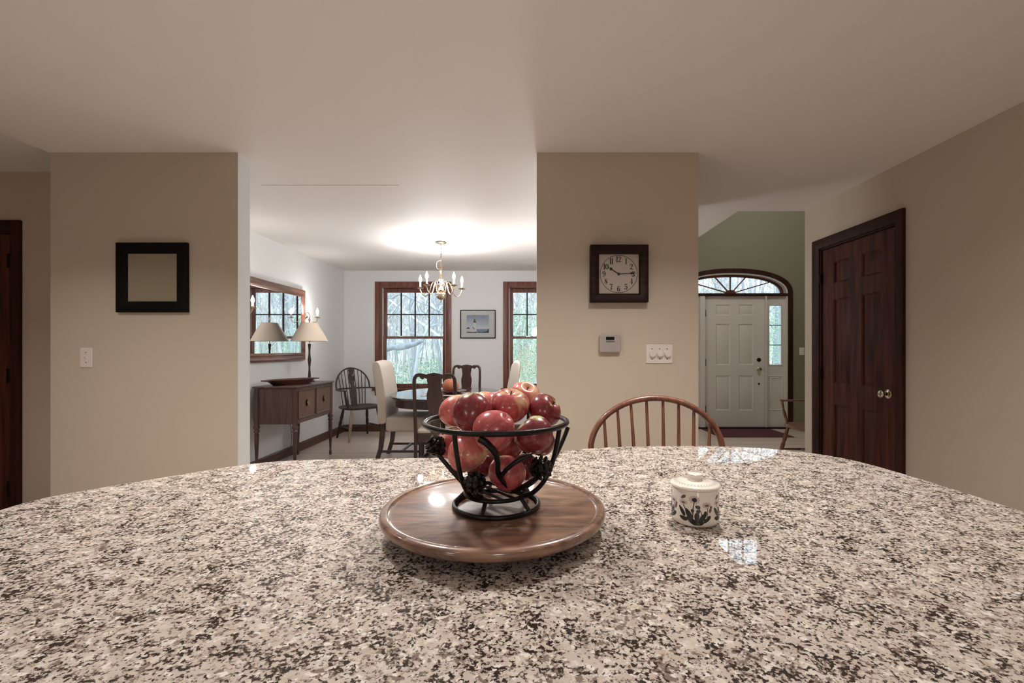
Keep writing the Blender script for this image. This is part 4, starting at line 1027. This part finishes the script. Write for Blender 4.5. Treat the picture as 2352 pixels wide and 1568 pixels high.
# ------------------------------------------------------------------ picture of a lighthouse
a, c = at(1057.5, 777, DW), at(1138.5, 711.5, DW); W, H = (c.x-a.x)/2, (c.z-a.z)/2
t = thing('framed_print', 'black framed print of a white lighthouse between the two dining room windows', 'picture', ((a.x+c.x)/2, DW, (a.z+c.z)/2))
MB().frame(-W, W, -H, H, [(0, 0), (0, -0.020), (0.012, -0.022), (0.014, -0.012), (0.014, 0)]).build('frame', BLACKF, t)
MB().box(-W+0.01, W-0.01, -0.009, -0.003, -H+0.01, H-0.01).build('mat_board', pmat('white_mat_board', rgb(226, 224, 222), 0.6), t, smooth=0)
def print_mat():
    m, N, L, P = new_mat('print_sky')
    tc = N.new('ShaderNodeTexCoord'); sp = N.new('ShaderNodeSeparateXYZ'); L.new(tc.outputs['Object'], sp.inputs[0])
    nz = N.new('ShaderNodeTexNoise'); nz.inputs['Scale'].default_value = 12; nz.inputs['Detail'].default_value = 4; L.new(tc.outputs['Object'], nz.inputs['Vector'])
    ad = N.new('ShaderNodeMath'); ad.operation = 'MULTIPLY_ADD'; ad.inputs[1].default_value = 0.10; L.new(nz.outputs['Fac'], ad.inputs[0]); L.new(sp.outputs[2], ad.inputs[2])
    mr = N.new('ShaderNodeMapRange'); mr.inputs[1].default_value = -0.03; mr.inputs[2].default_value = 0.19; L.new(ad.outputs[0], mr.inputs[0])
    r = N.new('ShaderNodeValToRGB'); e = r.color_ramp.elements; e[0].position = 0.1; e[0].color = rgb(222, 224, 230); e[1].position = 1; e[1].color = rgb(120, 130, 168)
    L.new(mr.outputs[0], r.inputs[0]); L.new(r.outputs[0], P.inputs['Base Color']); P.inputs['Roughness'].default_value = 0.4
    return m
x0, x1 = (1072-HX)*DW/FPX-t.location.x, (1123-HX)*DW/FPX-t.location.x; z0, z1 = EYE-(764-HY)*DW/FPX-t.location.z, EYE-(723.6-HY)*DW/FPX-t.location.z
ph = MB().box(x0, x1, -0.0098, -0.0085, z0, z1).build('photograph', print_mat(), t, smooth=0)
pw, phh = x1-x0, z1-z0
def ppoly(mb, pts, k): mb.prism([(x0+u*pw, z0+v*phh) for u, v in pts], -0.0098-0.0003*k, -0.0096)
b = MB(); ppoly(b, [(.29,.10),(.45,.10),(.41,.56),(.31,.56)], 1); ppoly(b, [(.0,.06),(.42,.06),(.42,.2),(.36,.26),(.28,.2),(.0,.22)], 2); b.build('white_tower', WHITEP, ph, smooth=0)
b = MB()
ppoly(b, [(.28,.58),(.44,.58),(.40,.66),(.32,.66)], 3); ppoly(b, [(.33,.66),(.39,.66),(.39,.74),(.36,.82),(.33,.74)], 3)
ppoly(b, [(.0,.26),(.07,.33),(.17,.24),(.0,.22)], 3); ppoly(b, [(.26,.30),(.29,.32),(.37,.20),(.35,.18)], 3); ppoly(b, [(0,0),(.5,0),(.44,.06),(.3,.04),(.1,.06),(0,.05)], 4)
ppoly(b, [(.5,0),(1,0),(1,.24),(.96,.20),(.92,.08),(.7,.04),(.5,.05)], 4)
b.build('dark_details', pmat('print_black', rgb(34, 32, 40), 0.5), ph, smooth=0)
b = MB(); ppoly(b, [(.45,.05),(1,.05),(1,.20),(.45,.20)], 1); b.build('sea', pmat('print_sea', rgb(120, 138, 170), 0.4), ph, smooth=0)
MB().box(-W+0.012, W-0.012, -0.0135, -0.0125, -H+0.012, H-0.012).build('glazing', GLASS, t, smooth=0)

# ------------------------------------------------------------------ dining table and what stands on it
TCX, TCY, TH = -0.90, 5.16, 0.755
tb = thing('dining_table', 'dark polished oval dining table under the chandelier', 'table', (TCX, TCY, 0))
def oval_prism(a, b_, z0, z1, n=2.3): return MB().prism(superell(0, 0, a, b_, n, 72, 0, 2*PI)[:-1], z0, z1, 'xy')
oval_prism(0.62, 0.72, TH-0.022, TH).build('tabletop', TABLEW, tb, bevel=0.008, bseg=3)
b = MB(); oo, ii = superell(0, 0, 0.585, 0.685, 2.3, 72, 0, 2*PI)[:-1], superell(0, 0, 0.565, 0.665, 2.3, 72, 0, 2*PI)[:-1]
b.strip(oo, ii, TH-0.105, TH-0.022, 'xy', True); b.build('apron', DARKM, tb)
b = MB(); b.lathe([(0, 0.16), (0.07, 0.16), (0.075, 0.22), (0.05, 0.26), (0.085, 0.36), (0.06, 0.46), (0.05, 0.56), (0.085, 0.62), (0.10, TH-0.022), (0, TH-0.022)], 28); b.build('pedestal', DARKM, tb)
for k in range(4):
    a = PI/4+k*PI/2; ca, sa = math.cos(a), math.sin(a)
    MB().tube(catmull([(0.05*ca, 0.05*sa, 0.21), (0.18*ca, 0.18*sa, 0.19), (0.32*ca, 0.32*sa, 0.08), (0.42*ca, 0.42*sa, 0.024)], 5), [(0.028, 0.022)]*15+[(0.022, 0.022)], 10).build('foot', DARKM, tb)
def lace_mat():
    m, N, L, P = new_mat('cream_lace')
    tc = N.new('ShaderNodeTexCoord'); vo = N.new('ShaderNodeTexVoronoi'); vo.inputs['Scale'].default_value = 55; L.new(tc.outputs['Object'], vo.inputs['Vector'])
    r = N.new('ShaderNodeValToRGB'); e = r.color_ramp.elements; e[0].position = 0.2; e[0].color = rgb(150, 136, 126); e[1].position = 0.5; e[1].color = rgb(228, 220, 212)
    L.new(vo.outputs['Distance'], r.inputs[0]); L.new(r.outputs[0], P.inputs['Base Color']); P.inputs['Roughness'].default_value = 0.85
    return m
b = MB(); n = 24; pts = []
for k in range(n+1): pts.append((-0.42+0.84*k/n, -0.19+0.006*(k % 2)))
for k in range(n+1): pts.append((0.42-0.84*k/n, 0.19-0.006*(k % 2)))
b.prism(pts, 0, 0.003, 'xy'); o = b.build('table_runner', lace_mat(), smooth=0); o.location = (-0.72, 4.98, TH)
tag(o, 'cream lace runner laid across the dining table under the pumpkin dish', 'table runner')
dz = TH+0.003
o = MB().lathe([(0, 0), (0.07, 0), (0.075, 0.006), (0.14, 0.028), (0.155, 0.036), (0.153, 0.040), (0.138, 0.034), (0.08, 0.012), (0, 0.010)], 48).build('wooden_dish', wood('dish_wood', rgb(58, 32, 28), rgb(116, 74, 62), 'x', 1.5, 0.3)); o.location = (-0.84, 5.02, dz)
tag(o, 'round dark wooden dish on the dining table holding the pumpkin', 'dish')
b = MB(); n = 60; prof = []
for i in range(17):
    a = PI*i/16; prof.append((math.sin(a)*0.092, 0.074-math.cos(a)*0.074-0.012*math.exp(-(math.sin(a)/0.25)**2)*(-1 if i < 8 else 1)))
prof[0] = (0, prof[0][1]); prof[-1] = (0, prof[-1][1]); b.lathe(prof, n)
b.v = [(x*(1-0.05*abs(math.cos(5*math.atan2(y, x)))), y*(1-0.05*abs(math.cos(5*math.atan2(y, x)))), z*1.08) for x, y, z in b.v]
o = b.build('pumpkin', pmat('pumpkin_orange', rgb(200, 128, 98), 0.5, var=(30, 0.12)), smooth=180); o.location = (-0.86, 5.02, dz+0.009)
tag(o, 'small orange pumpkin sitting in the wooden dish on the table', 'pumpkin')
MB().tube(catmull([(0, 0, 0.140), (0.004, 0, 0.160), (0.014, 0.004, 0.172)], 3), [0.011, 0.009, 0.008, 0.007, 0.007, 0.007, 0.008], 7).build('stem', pmat('pumpkin_stem', rgb(120, 104, 72), 0.8), o)

# ------------------------------------------------------------------ splat-back chairs
def splat_chair(label, loc, rz):
    """faces local +y; back at y=0"""
    t = thing('splat_back_chair', label, 'chair', loc, rz, 'splat-back dining chairs')
    def bk(z): return -0.10*max(0, z-0.45)**1.1*1.1
    # stiles with rounded shoulders
    for s_ in (-1, 1):
        pts = [(s_*0.180, -0.05, 0.0), (s_*0.182, -0.02, 0.22), (s_*0.185, 0.0, 0.45), (s_*0.186, bk(0.65), 0.65), (s_*0.188, bk(0.85), 0.85), (s_*0.186, bk(0.95), 0.955), (s_*0.172, bk(0.99), 0.995), (s_*0.145, bk(1.0), 1.008), (s_*0.11, bk(1.0), 1.008)]
        P = catmull(pts, 5); MB().tube(P, [(0.017, 0.014)]*len(P), 10, flat=(1, 0, 0)).build('back_stile', DARKM, t)
    cr = [(-0.135,1.020),(-0.10,1.022),(-0.075,1.014),(-0.05,1.022),(0,1.030),(0.05,1.022),(0.075,1.014),(0.10,1.022),(0.135,1.020),
          (0.140,0.998),(0.128,0.982),(0.112,0.968),(0.097,0.970),(0.094,0.984),(0.075,0.975),(-0.075,0.975),(-0.094,0.984),(-0.097,0.970),(-0.112,0.968),(-0.128,0.982),(-0.140,0.998)]
    b = MB(); b.prism(cr, -0.012, 0.012); b.v = [(x, y+bk(z), z) for x, y, z in b.v]; b.build('crest_rail', DARKM, t, bevel=0.004)
    prof = [(0.046, 0.47), (0.044, 0.56), (0.060, 0.68), (0.072, 0.77), (0.073, 0.83), (0.062, 0.87), (0.060, 0.90), (0.066, 0.95), (0.070, 0.985)]
    P = catmull([(w_, 0, z) for w_, z in prof], 4); b = MB(); b.strip([(-p.x, p.z) for p in P], [(p.x, p.z) for p in P], -0.007, 0.007)
    b.v = [(x, y+bk(z), z) for x, y, z in b.v]; b.build('splat', DARKM, t)
    # seat frame and slip seat
    tr = [(-0.195, 0.0), (0.195, 0.0), (0.235, 0.41), (-0.235, 0.41)]
    MB().prism(tr, 0.375, 0.455, 'xy').build('seat_frame', DARKM, t, bevel=0.006)
    b = MB(); b.prism([(-0.180, 0.018), (0.180, 0.018), (0.220, 0.398), (-0.220, 0.398)], 0.452, 0.492, 'xy'); b.build('seat', CREAMF, t, bevel=0.018, bseg=4)
    for s_ in (-1, 1):
        pts = [(s_*0.212, 0.385, 0.40), (s_*0.222, 0.40, 0.32), (s_*0.212, 0.388, 0.18), (s_*0.208, 0.385, 0.06), (s_*0.216, 0.40, 0.012), (s_*0.218, 0.404, 0.0)]
        P = catmull(pts, 4); n_ = len(P); MB().tube(P, [0.030-0.017*min(1, i/(n_*0.55)) if i < n_*0.8 else 0.013+0.015*(i-n_*0.8)/(n_*0.2) for i in range(n_)], 10).build('leg', DARKM, t)
        MB().tube([(s_*0.183, -0.02, 0.18), (s_*0.21, 0.385, 0.18)], 0.010, 8).build('stretcher', DARKM, t)
    MB().tube([(-0.197, 0.18, 0.18), (0.197, 0.18, 0.18)], 0.010, 8).build('stretcher', DARKM, t)
    return t
c1 = splat_chair('dark splat-back dining chair with its back to us on the near side of the table', (-0.868, 4.25, 0), 0)
c2 = copy_tree(c1); c2.location = (-0.885, 6.44, 0); c2.rotation_euler = (0, 0, PI)
c2['label'] = 'splat-back dining chair on the far side of the table, facing us under the lighthouse print'

# ------------------------------------------------------------------ upholstered end chairs
def parsons(label, loc, rz):
    """faces local +y, back at y=0"""
    t = thing('upholstered_chair', label, 'chair', loc, rz, 'upholstered end chairs')
    # back: curved padded slab, height profile in yz
    pr = [(0.085, 0.44), (0.09, 0.60), (0.075, 0.80), (0.04, 1.0), (0.012, 1.085), (-0.028, 1.11), (-0.062, 1.085), (-0.062, 1.0), (-0.030, 0.80), (-0.008, 0.60), (-0.002, 0.44)]
    P = catmull([(0, y, z) for y, z in pr], 4, True)
    b = MB(); n_ = len(P); xs_ = [-0.235, -0.225, -0.12, 0, 0.12, 0.225, 0.235]
    vs = []
    cx_ = Vector((0, 0.02, 0.78))
    for i, x in enumerate(xs_):
        k = 0.90 if i in (0, 6) else 1.0
        bulge = 0.006*math.cos(x/0.235*PI/2)
        vs += [(x, cx_.y+(p.y-cx_.y)*k+(bulge if p.y > 0.02 else 0), cx_.z+(p.z-cx_.z)*(1-(1-k)*0.12)+0.012*math.cos(x/0.235*PI/2)*(1 if p.z > 1.0 else 0)) for p in P]
    fs = []
    for i in range(6):
        for k in range(n_): fs.append((i*n_+k, i*n_+(k+1) % n_, (i+1)*n_+(k+1) % n_, (i+1)*n_+k))
    fs += [list(range(n_)), list(range(6*n_, 7*n_))[::-1]]
    b.add(vs, fs); b.build('backrest', CREAMF, t, smooth=60, bevel=0.012, bseg=3)
    b = MB(); b.box(-0.235, 0.235, 0.075, 0.50, 0.335, 0.505); b.build('seat', CREAMF, t, bevel=0.035, bseg=5)
    for s_ in (-1, 1):
        MB().prism([(0.075, 0.45), (0.030, 0.45), (0.018, 0.34), (0.0, 0.15), (-0.045, 0.0), (0.0, 0.0), (0.048, 0.16), (0.072, 0.34)], s_*0.21-0.02, s_*0.21+0.02, 'yz').build('leg', DARKM, t, bevel=0.003)
        MB().box(s_*0.21-0.02, s_*0.21+0.02, 0.445, 0.485, 0.0, 0.345).build('leg', DARKM, t, bevel=0.003)
        MB().box(s_*0.21-0.011, s_*0.21+0.011, 0.03, 0.45, 0.105, 0.130).build('stretcher', DARKM, t, bevel=0.002)
    MB().box(-0.205, 0.205, 0.24, 0.265, 0.106, 0.129).build('stretcher', DARKM, t, bevel=0.002)
    return t
p1 = parsons('cream upholstered high-back chair at the left end of the dining table', (-1.66, 5.26, 0), -PI/2)
p2 = copy_tree(p1); p2.location = (-0.165, 5.20, 0); p2.rotation_euler = (0, 0, PI/2)
p2['label'] = 'cream upholstered high-back chair at the table right end, mostly hidden by apples'

# ------------------------------------------------------------------ chandelier
HXc, HYc = -0.981, 5.10
cd = thing('chandelier', 'brass chandelier with five lit candle bulbs hanging over the dining table', 'chandelier', (HXc, HYc, CZ))
def zz(py): return EYE+(HY-py)*HYc/FPX-CZ
MB().lathe([(0, 0), (0.064, 0), (0.062, -0.010), (0.045, -0.018), (0.012, -0.024), (0.008, -0.034), (0, -0.036)][::-1], 32).build('canopy', BRASS, cd)
b = MB(); zt, zb = -0.034, zz(608); nl = 10
for k in range(nl):
    z = zt+(zb-zt)*(k+0.5)/nl; hl = (zt-zb)/nl*0.68; a = PI/2*(k % 2)
    b.tube([(0.009*math.cos(q)*math.cos(a), 0.009*math.cos(q)*math.sin(a), z+hl*math.sin(q)) for q in [2*PI*i/12 for i in range(12)]], 0.0022, 6, True)
b.build('chain', BRASS, cd)
b = MB(); b.tube(catmull([(0, 0.004, zz(575)), (0.003, 0.004, zz(595)), (-0.012, 0.0, zz(598)), (-0.045, 0.0, zz(602)), (-0.050, 0, zz(612)), (-0.035, 0, zz(618)), (-0.01, 0, zz(616))], 5), 0.002, 6); b.build('cord_loop', WPLAST, cd)
cp = [(0, 604), (0.006, 604), (0.006, 610), (0.022, 613), (0.022, 615), (0.010, 617), (0.014, 620), (0.015, 623), (0.009, 627), (0.012, 632), (0.018, 640), (0.020, 644), (0.013, 648), (0.016, 650), (0.017, 655), (0.013, 659), (0.020, 663), (0.022, 666), (0.012, 668)]
b = MB(); b.lathe([(r*1.25, zz(y)) for r, y in cp][::-1], 24); b.build('column', BRASS, cd)
bl = [(0.010, 667), (0.030, 669), (0.050, 673), (0.057, 677), (0.052, 682), (0.034, 686.5), (0.012, 688.5), (0.008, 691), (0.005, 694), (0, 694)]
b = MB(); b.lathe([(r, zz(y)) for r, y in bl][::-1], 32); b.tube([(0.014*math.cos(q), 0, zz(697)+0.014*math.sin(q)) for q in [2*PI*i/20 for i in range(20)]], 0.0022, 6, True); b.build('ball_finial', BRASS, cd)
hub = zz(662)
for k in range(5):
    a = math.radians(99+72*k); ca, sa = math.cos(a), math.sin(a)
    prof = [(0.018, 660), (0.030, 668), (0.045, 668), (0.050, 660), (0.062, 650), (0.085, 648), (0.108, 658), (0.130, 672), (0.165, 679), (0.20, 675), (0.222, 667), (0.225, 662)]
    A = MB().tube(catmull([(r*1.08*ca, r*1.08*sa, zz(y)) for r, y in prof], 4), 0.0062, 8).build('arm', BRASS, cd)
    tip = Vector((0.243*ca, 0.243*sa, zz(662)))
    MB().lathe([(0, -0.004), (0.010, -0.004), (0.034, 0.004), (0.041, 0.011), (0.034, 0.009), (0.013, 0.007), (0.014, 0.022), (0, 0.022)], 20, Matrix.Translation(tip)).build('drip_cup', BRASS, A)
    MB().lathe([(0, 0.02), (0.0105, 0.02), (0.0105, 0.074), (0, 0.074)], 16, Matrix.Translation(tip)).build('candle_sleeve', CANDLE, A)
    b = MB(); flame_bulb(b, tip+Vector((0, 0, 0.074)), 1.1); b.build('bulb', BULB, A)
    point_light('candle_lamp', tip+Vector((HXc, HYc, CZ+0.105)), 20, (1, 0.97, 0.95), 0.026)

# ------------------------------------------------------------------ woods outside
rnd = random.Random(11)
def gz(x, y): return -0.55+0.20*max(0, y-18)+0.5*mnoise.noise(Vector((x*0.08, y*0.08, 0)))
b = MB(); nx, ny = 50, 44; vs = []; fs = []
for j in range(ny+1):
    for i in range(nx+1):
        x = -60+130*i/nx; y = 7.5+70*(j/ny)**1.5; vs.append((x, y, gz(x, y) if y > 8 else gz(x, 8)))
for j in range(ny):
    for i in range(nx): q = j*(nx+1)+i; fs.append((q, q+1, q+nx+2, q+nx+1))
b.add(vs, fs)
def litter():
    m, N, L, P = new_mat('leaf_litter')
    tc = N.new('ShaderNodeTexCoord'); n1 = N.new('ShaderNodeTexNoise'); n1.inputs['Scale'].default_value = 1.1; n1.inputs['Detail'].default_value = 8; n1.inputs['Roughness'].default_value = 0.7
    L.new(tc.outputs['Object'], n1.inputs['Vector']); r = N.new('ShaderNodeValToRGB'); e = r.color_ramp.elements
    e[0].position = 0.36; e[0].color = rgb(120, 140, 126); e[1].position = 0.64; e[1].color = rgb(206, 184, 164); e.new(0.48).color = rgb(168, 172, 160)
    L.new(n1.outputs['Fac'], r.inputs[0]); L.new(r.outputs[0], P.inputs['Base Color']); P.inputs['Roughness'].default_value = 0.95; return m
struct(b.build('ground', litter()))
BARK = pmat('blue_grey_bark', rgb(160, 160, 164), 0.9, var=(3, 0.35))
BARKD = pmat('dark_limb_bark', rgb(124, 126, 128), 0.95, var=(9, 0.6), bump=(14, 1.0))
BARK2 = pmat('pale_bark', rgb(194, 188, 184), 0.9, var=(3, 0.3))
def grow(mb, p, d, L_, r, lvl, rn, maxl):
    n_ = 6; pts = [p.copy()]; q = p.copy(); dd = d.copy()
    for k in range(n_):
        dd = (dd+Vector((rn.uniform(-1, 1), rn.uniform(-1, 1), rn.uniform(-0.6, 0.8)))*(0.05 if lvl == 0 else 0.2)).normalized()
        q = q+dd*(L_/n_); pts.append(q.copy())
    mb.tube(pts, [r*(1-0.75*k/n_) for k in range(n_+1)], 6 if lvl == 0 else (4 if lvl == 1 else 3))
    if lvl < maxl:
        nb = (18, 7, 4)[lvl]
        for k in range(nb):
            t = rn.uniform(0.12 if lvl == 0 else 0.2, 0.98); i = int(t*n_); f = t*n_-i
            s_ = pts[i].lerp(pts[min(i+1, n_)], f); a = rn.uniform(0, 2*PI)
            ax = Vector((math.cos(a), math.sin(a), rn.uniform(0.1, 0.7))).normalized()
            nd = (dd*0.5+ax).normalized()
            grow(mb, s_, nd, L_*rn.uniform(0.22, 0.42), r*0.36*(1-0.5*t), lvl+1, rn, maxl)
protos = []
for i in range(5):
    mb = MB(); rn = random.Random(40+i); grow(mb, Vector((0, 0, -0.2)), Vector((rn.uniform(-0.08, 0.08), rn.uniform(-0.05, 0.05), 1)).normalized(), 10+2*(i % 3), (0.08, 0.12, 0.06, 0.15, 0.09)[i], 0, rn, 2)
    o = mb.build('bare_tree', BARK if i % 2 == 0 else BARK2, smooth=60); tag(o, 'bare grey tree among the woods outside the dining room and entry windows', 'tree', 'bare trees in the woods outside'); protos.append(o)
spots = []
tries = 0
while len(spots) < 270 and tries < 20000:
    tries += 1
    y = 13+32*rnd.random()**0.8; x = rnd.uniform(-0.55, 0.95)*y+rnd.uniform(-2, 2)
    if all((x-a)**2+(y-c)**2 > 0.45 for a, c in spots): spots.append((x, y))
for i, (x, y) in enumerate(spots):
    o = protos[i] if i < 5 else protos[rnd.randrange(5)].copy()
    if i >= 5: C.objects.link(o)
    s_ = rnd.uniform(0.7, 1.15); o.location = (x, y, gz(x, y)); o.rotation_euler = (0, 0, rnd.uniform(0, 6.28)); o.scale = (s_, s_, s_)
sap = []
for i in range(3):
    mb = MB(); rn = random.Random(90+i); grow(mb, Vector((0, 0, -0.1)), Vector((rn.uniform(-0.15, 0.15), rn.uniform(-0.1, 0.1), 1)).normalized(), 4.5+i, 0.026+0.006*i, 1, rn, 2)
    o = mb.build('sapling', BARK2 if i != 1 else BARK, smooth=60); tag(o, 'thin bare sapling among the woods outside the dining room and entry windows', 'tree', 'thin saplings in the woods outside'); sap.append(o)
for i in range(260):
    o = sap[i] if i < 3 else sap[i % 3].copy()
    if i >= 3: C.objects.link(o)
    y = 14+16*rnd.random(); x = rnd.uniform(-0.42, 0.75)*y+rnd.uniform(-1, 1)
    o.location = (x, y, gz(x, y)); o.rotation_euler = (0, 0, rnd.uniform(0, 6.28)); q = rnd.uniform(0.6, 1.2); o.scale = (q, q, q)
# the near tree with a broken stub limb and long drooping boughs
mb = MB(); rn = random.Random(5)
tx, ty = -4.35, 10.6
mb.tube([(tx, ty, -0.8), (tx+0.03, ty, 1.0), (tx-0.05, ty, 3.0), (tx+0.1, ty+0.1, 6), (tx, ty, 9)], [0.26, 0.22, 0.19, 0.15, 0.08], 10)
mb.tube(catmull([(tx, ty, 0.95), at(884, 802, 10.5), at(920, 797, 10.3), at(948, 791, 10.1), at(966, 785, 10.0), at(972, 784, 9.95)], 4), [0.085, 0.082, 0.08, 0.077, 0.075, 0.073, 0.07, 0.068, 0.066, 0.064, 0.062, 0.06, 0.058, 0.054, 0.05, 0.044, 0.036, 0.028, 0.02, 0.014, 0.008], 9)
mb.tube(catmull([(tx, ty, 3.0), at(885, 684, 10.3), at(915, 676, 10.1), at(950, 688, 10.0), at(985, 704, 10.0), at(1015, 716, 10.2), at(1060, 735, 10.6)], 4), [0.028-0.0009*k for k in range(25)], 6)
for k in range(12):
    p = at(rn.uniform(885, 1010), rn.uniform(680, 710), 10.1); pts = [p]
    d = Vector((rn.uniform(-0.4, 0.4), 0, -1))
    for j in range(5): d = (d+Vector((rn.uniform(-.5, .5), rn.uniform(-.3, .3), -0.1))).normalized(); pts.append(pts[-1]+d*0.13)
    mb.tube(pts, [0.010, 0.009, 0.008, 0.006, 0.004, 0.003], 4)
mb.v = [tuple(Vector(p)+Vector((0, 0.02, 0.035))*mnoise.noise(Vector(p)*7)) for p in mb.v]
o = mb.build('near_tree', BARKD, smooth=60); tag(o, 'near tree with a thick broken limb reaching across the left dining room window', 'tree')
mb = MB(); rn = random.Random(8)
P = [at(940, 960, 12.5), at(962, 800, 12.6), at(975, 770, 12.6), at(1000, 725, 12.6), at(1030, 680, 12.6), at(1070, 600, 12.8), at(1100, 500, 13)]
P[0].z = gz(P[0].x, P[0].y)-0.2
mb.tube(catmull(P, 4), [0.052-0.0013*k for k in range(25)], 9)
for k in range(9):
    q = catmull(P, 4)[8+k*2-(0 if k < 8 else 1)]; d = Vector((rn.choice((-1, 1)), rn.uniform(-.5, .5), rn.uniform(-0.2, 0.8))).normalized(); grow(mb, q, d, rn.uniform(1.2, 2.4), 0.03, 1, rn, 2)
o = mb.build('leaning_tree', BARK, smooth=60); tag(o, 'leaning grey tree seen at the right of the left dining room window', 'tree')
# low evergreen and leafy undergrowth
LF = pmat('green_undergrowth_leaf', rgb(132, 158, 128), 0.7, var=(2, 0.35)); LY_ = pmat('tawny_leaf', rgb(208, 184, 152), 0.7, var=(2, 0.3))
def leaves(name, mat, cx, cy, n_, rx, ry, rz, s0, seed):
    rn = random.Random(seed); mb = MB(); g0 = gz(cx, cy)
    for k in range(5):
        a = 2*PI*k/5; mb.tube([(0, 0, -0.1), (rx*0.4*math.cos(a), ry*0.4*math.sin(a), rz*0.9)], [0.02, 0.008], 4)
    for k in range(n_):
        while True:
            p = Vector((rn.uniform(-1, 1), rn.uniform(-1, 1), rn.uniform(-1, 1)))
            if p.length < 1: break
        c = Vector((p.x*rx, p.y*ry, rz*(1+p.z))); u = Vector((rn.uniform(-1, 1), rn.uniform(-1, 1), rn.uniform(-1, 1))).normalized(); v = u.orthogonal().normalized()
        s_ = s0*rn.uniform(0.5, 1.2); mb.add([c-u*s_, c+v*s_*0.45, c+u*s_, c-v*s_*0.45], [(0, 1, 2, 3)])
    o = mb.build(name, mat, smooth=0); o.location = (cx, cy, g0); return o
i = 0
for (cx, cy, n_, rx, rz, m_, lab) in ((0.15, 13, 1500, 1.3, 1.6, LF, 'green leafy shrub outside the right dining room window'), (-3.6, 15.5, 900, 1.5, 0.7, LF, 'green shrub low outside the left dining room window, behind the broken limb'),
        (-2.6, 12, 500, 1.2, 0.35, LY_, 'tawny low bush outside under the left dining room window'), (7.0, 13.0, 1800, 1.7, 1.5, LF, 'green leafy shrub outside the entry sidelight'),
        (6.2, 17, 1200, 2.0, 2.2, LY_, 'pale tawny bush further out beyond the entry sidelight'), (-1.2, 17, 900, 1.6, 0.7, LY_, 'tawny bush out in the woods between the two dining room windows'), (3.6, 17.5, 1300, 2.6, 1.0, LF, 'green bush low in the woods seen by the mirror'), (-0.6, 20, 700, 1.5, 0.7, LY_, 'tawny bush far out behind the green shrub')):
    tag(leaves('shrub', m_, cx, cy, n_*4, rx, rx*0.8, rz, 0.034, 60+i), lab, 'shrub'); i += 1
# porch post seen through the right sidelight
o = MB().box(-0.045, 0.045, -0.045, 0.045, -0.45, 2.62).box(-0.08, 0.08, -0.08, 0.08, -0.45, -0.30).box(-0.08, 0.08, -0.08, 0.08, 2.50, 2.62).build('porch_post', pmat('porch_paint', rgb(150, 152, 154), 0.6), bevel=0.006); o.location = (4.70, 8.45, 0)
tag(o, 'white square porch post seen through the sidelight of the entry door', 'post')
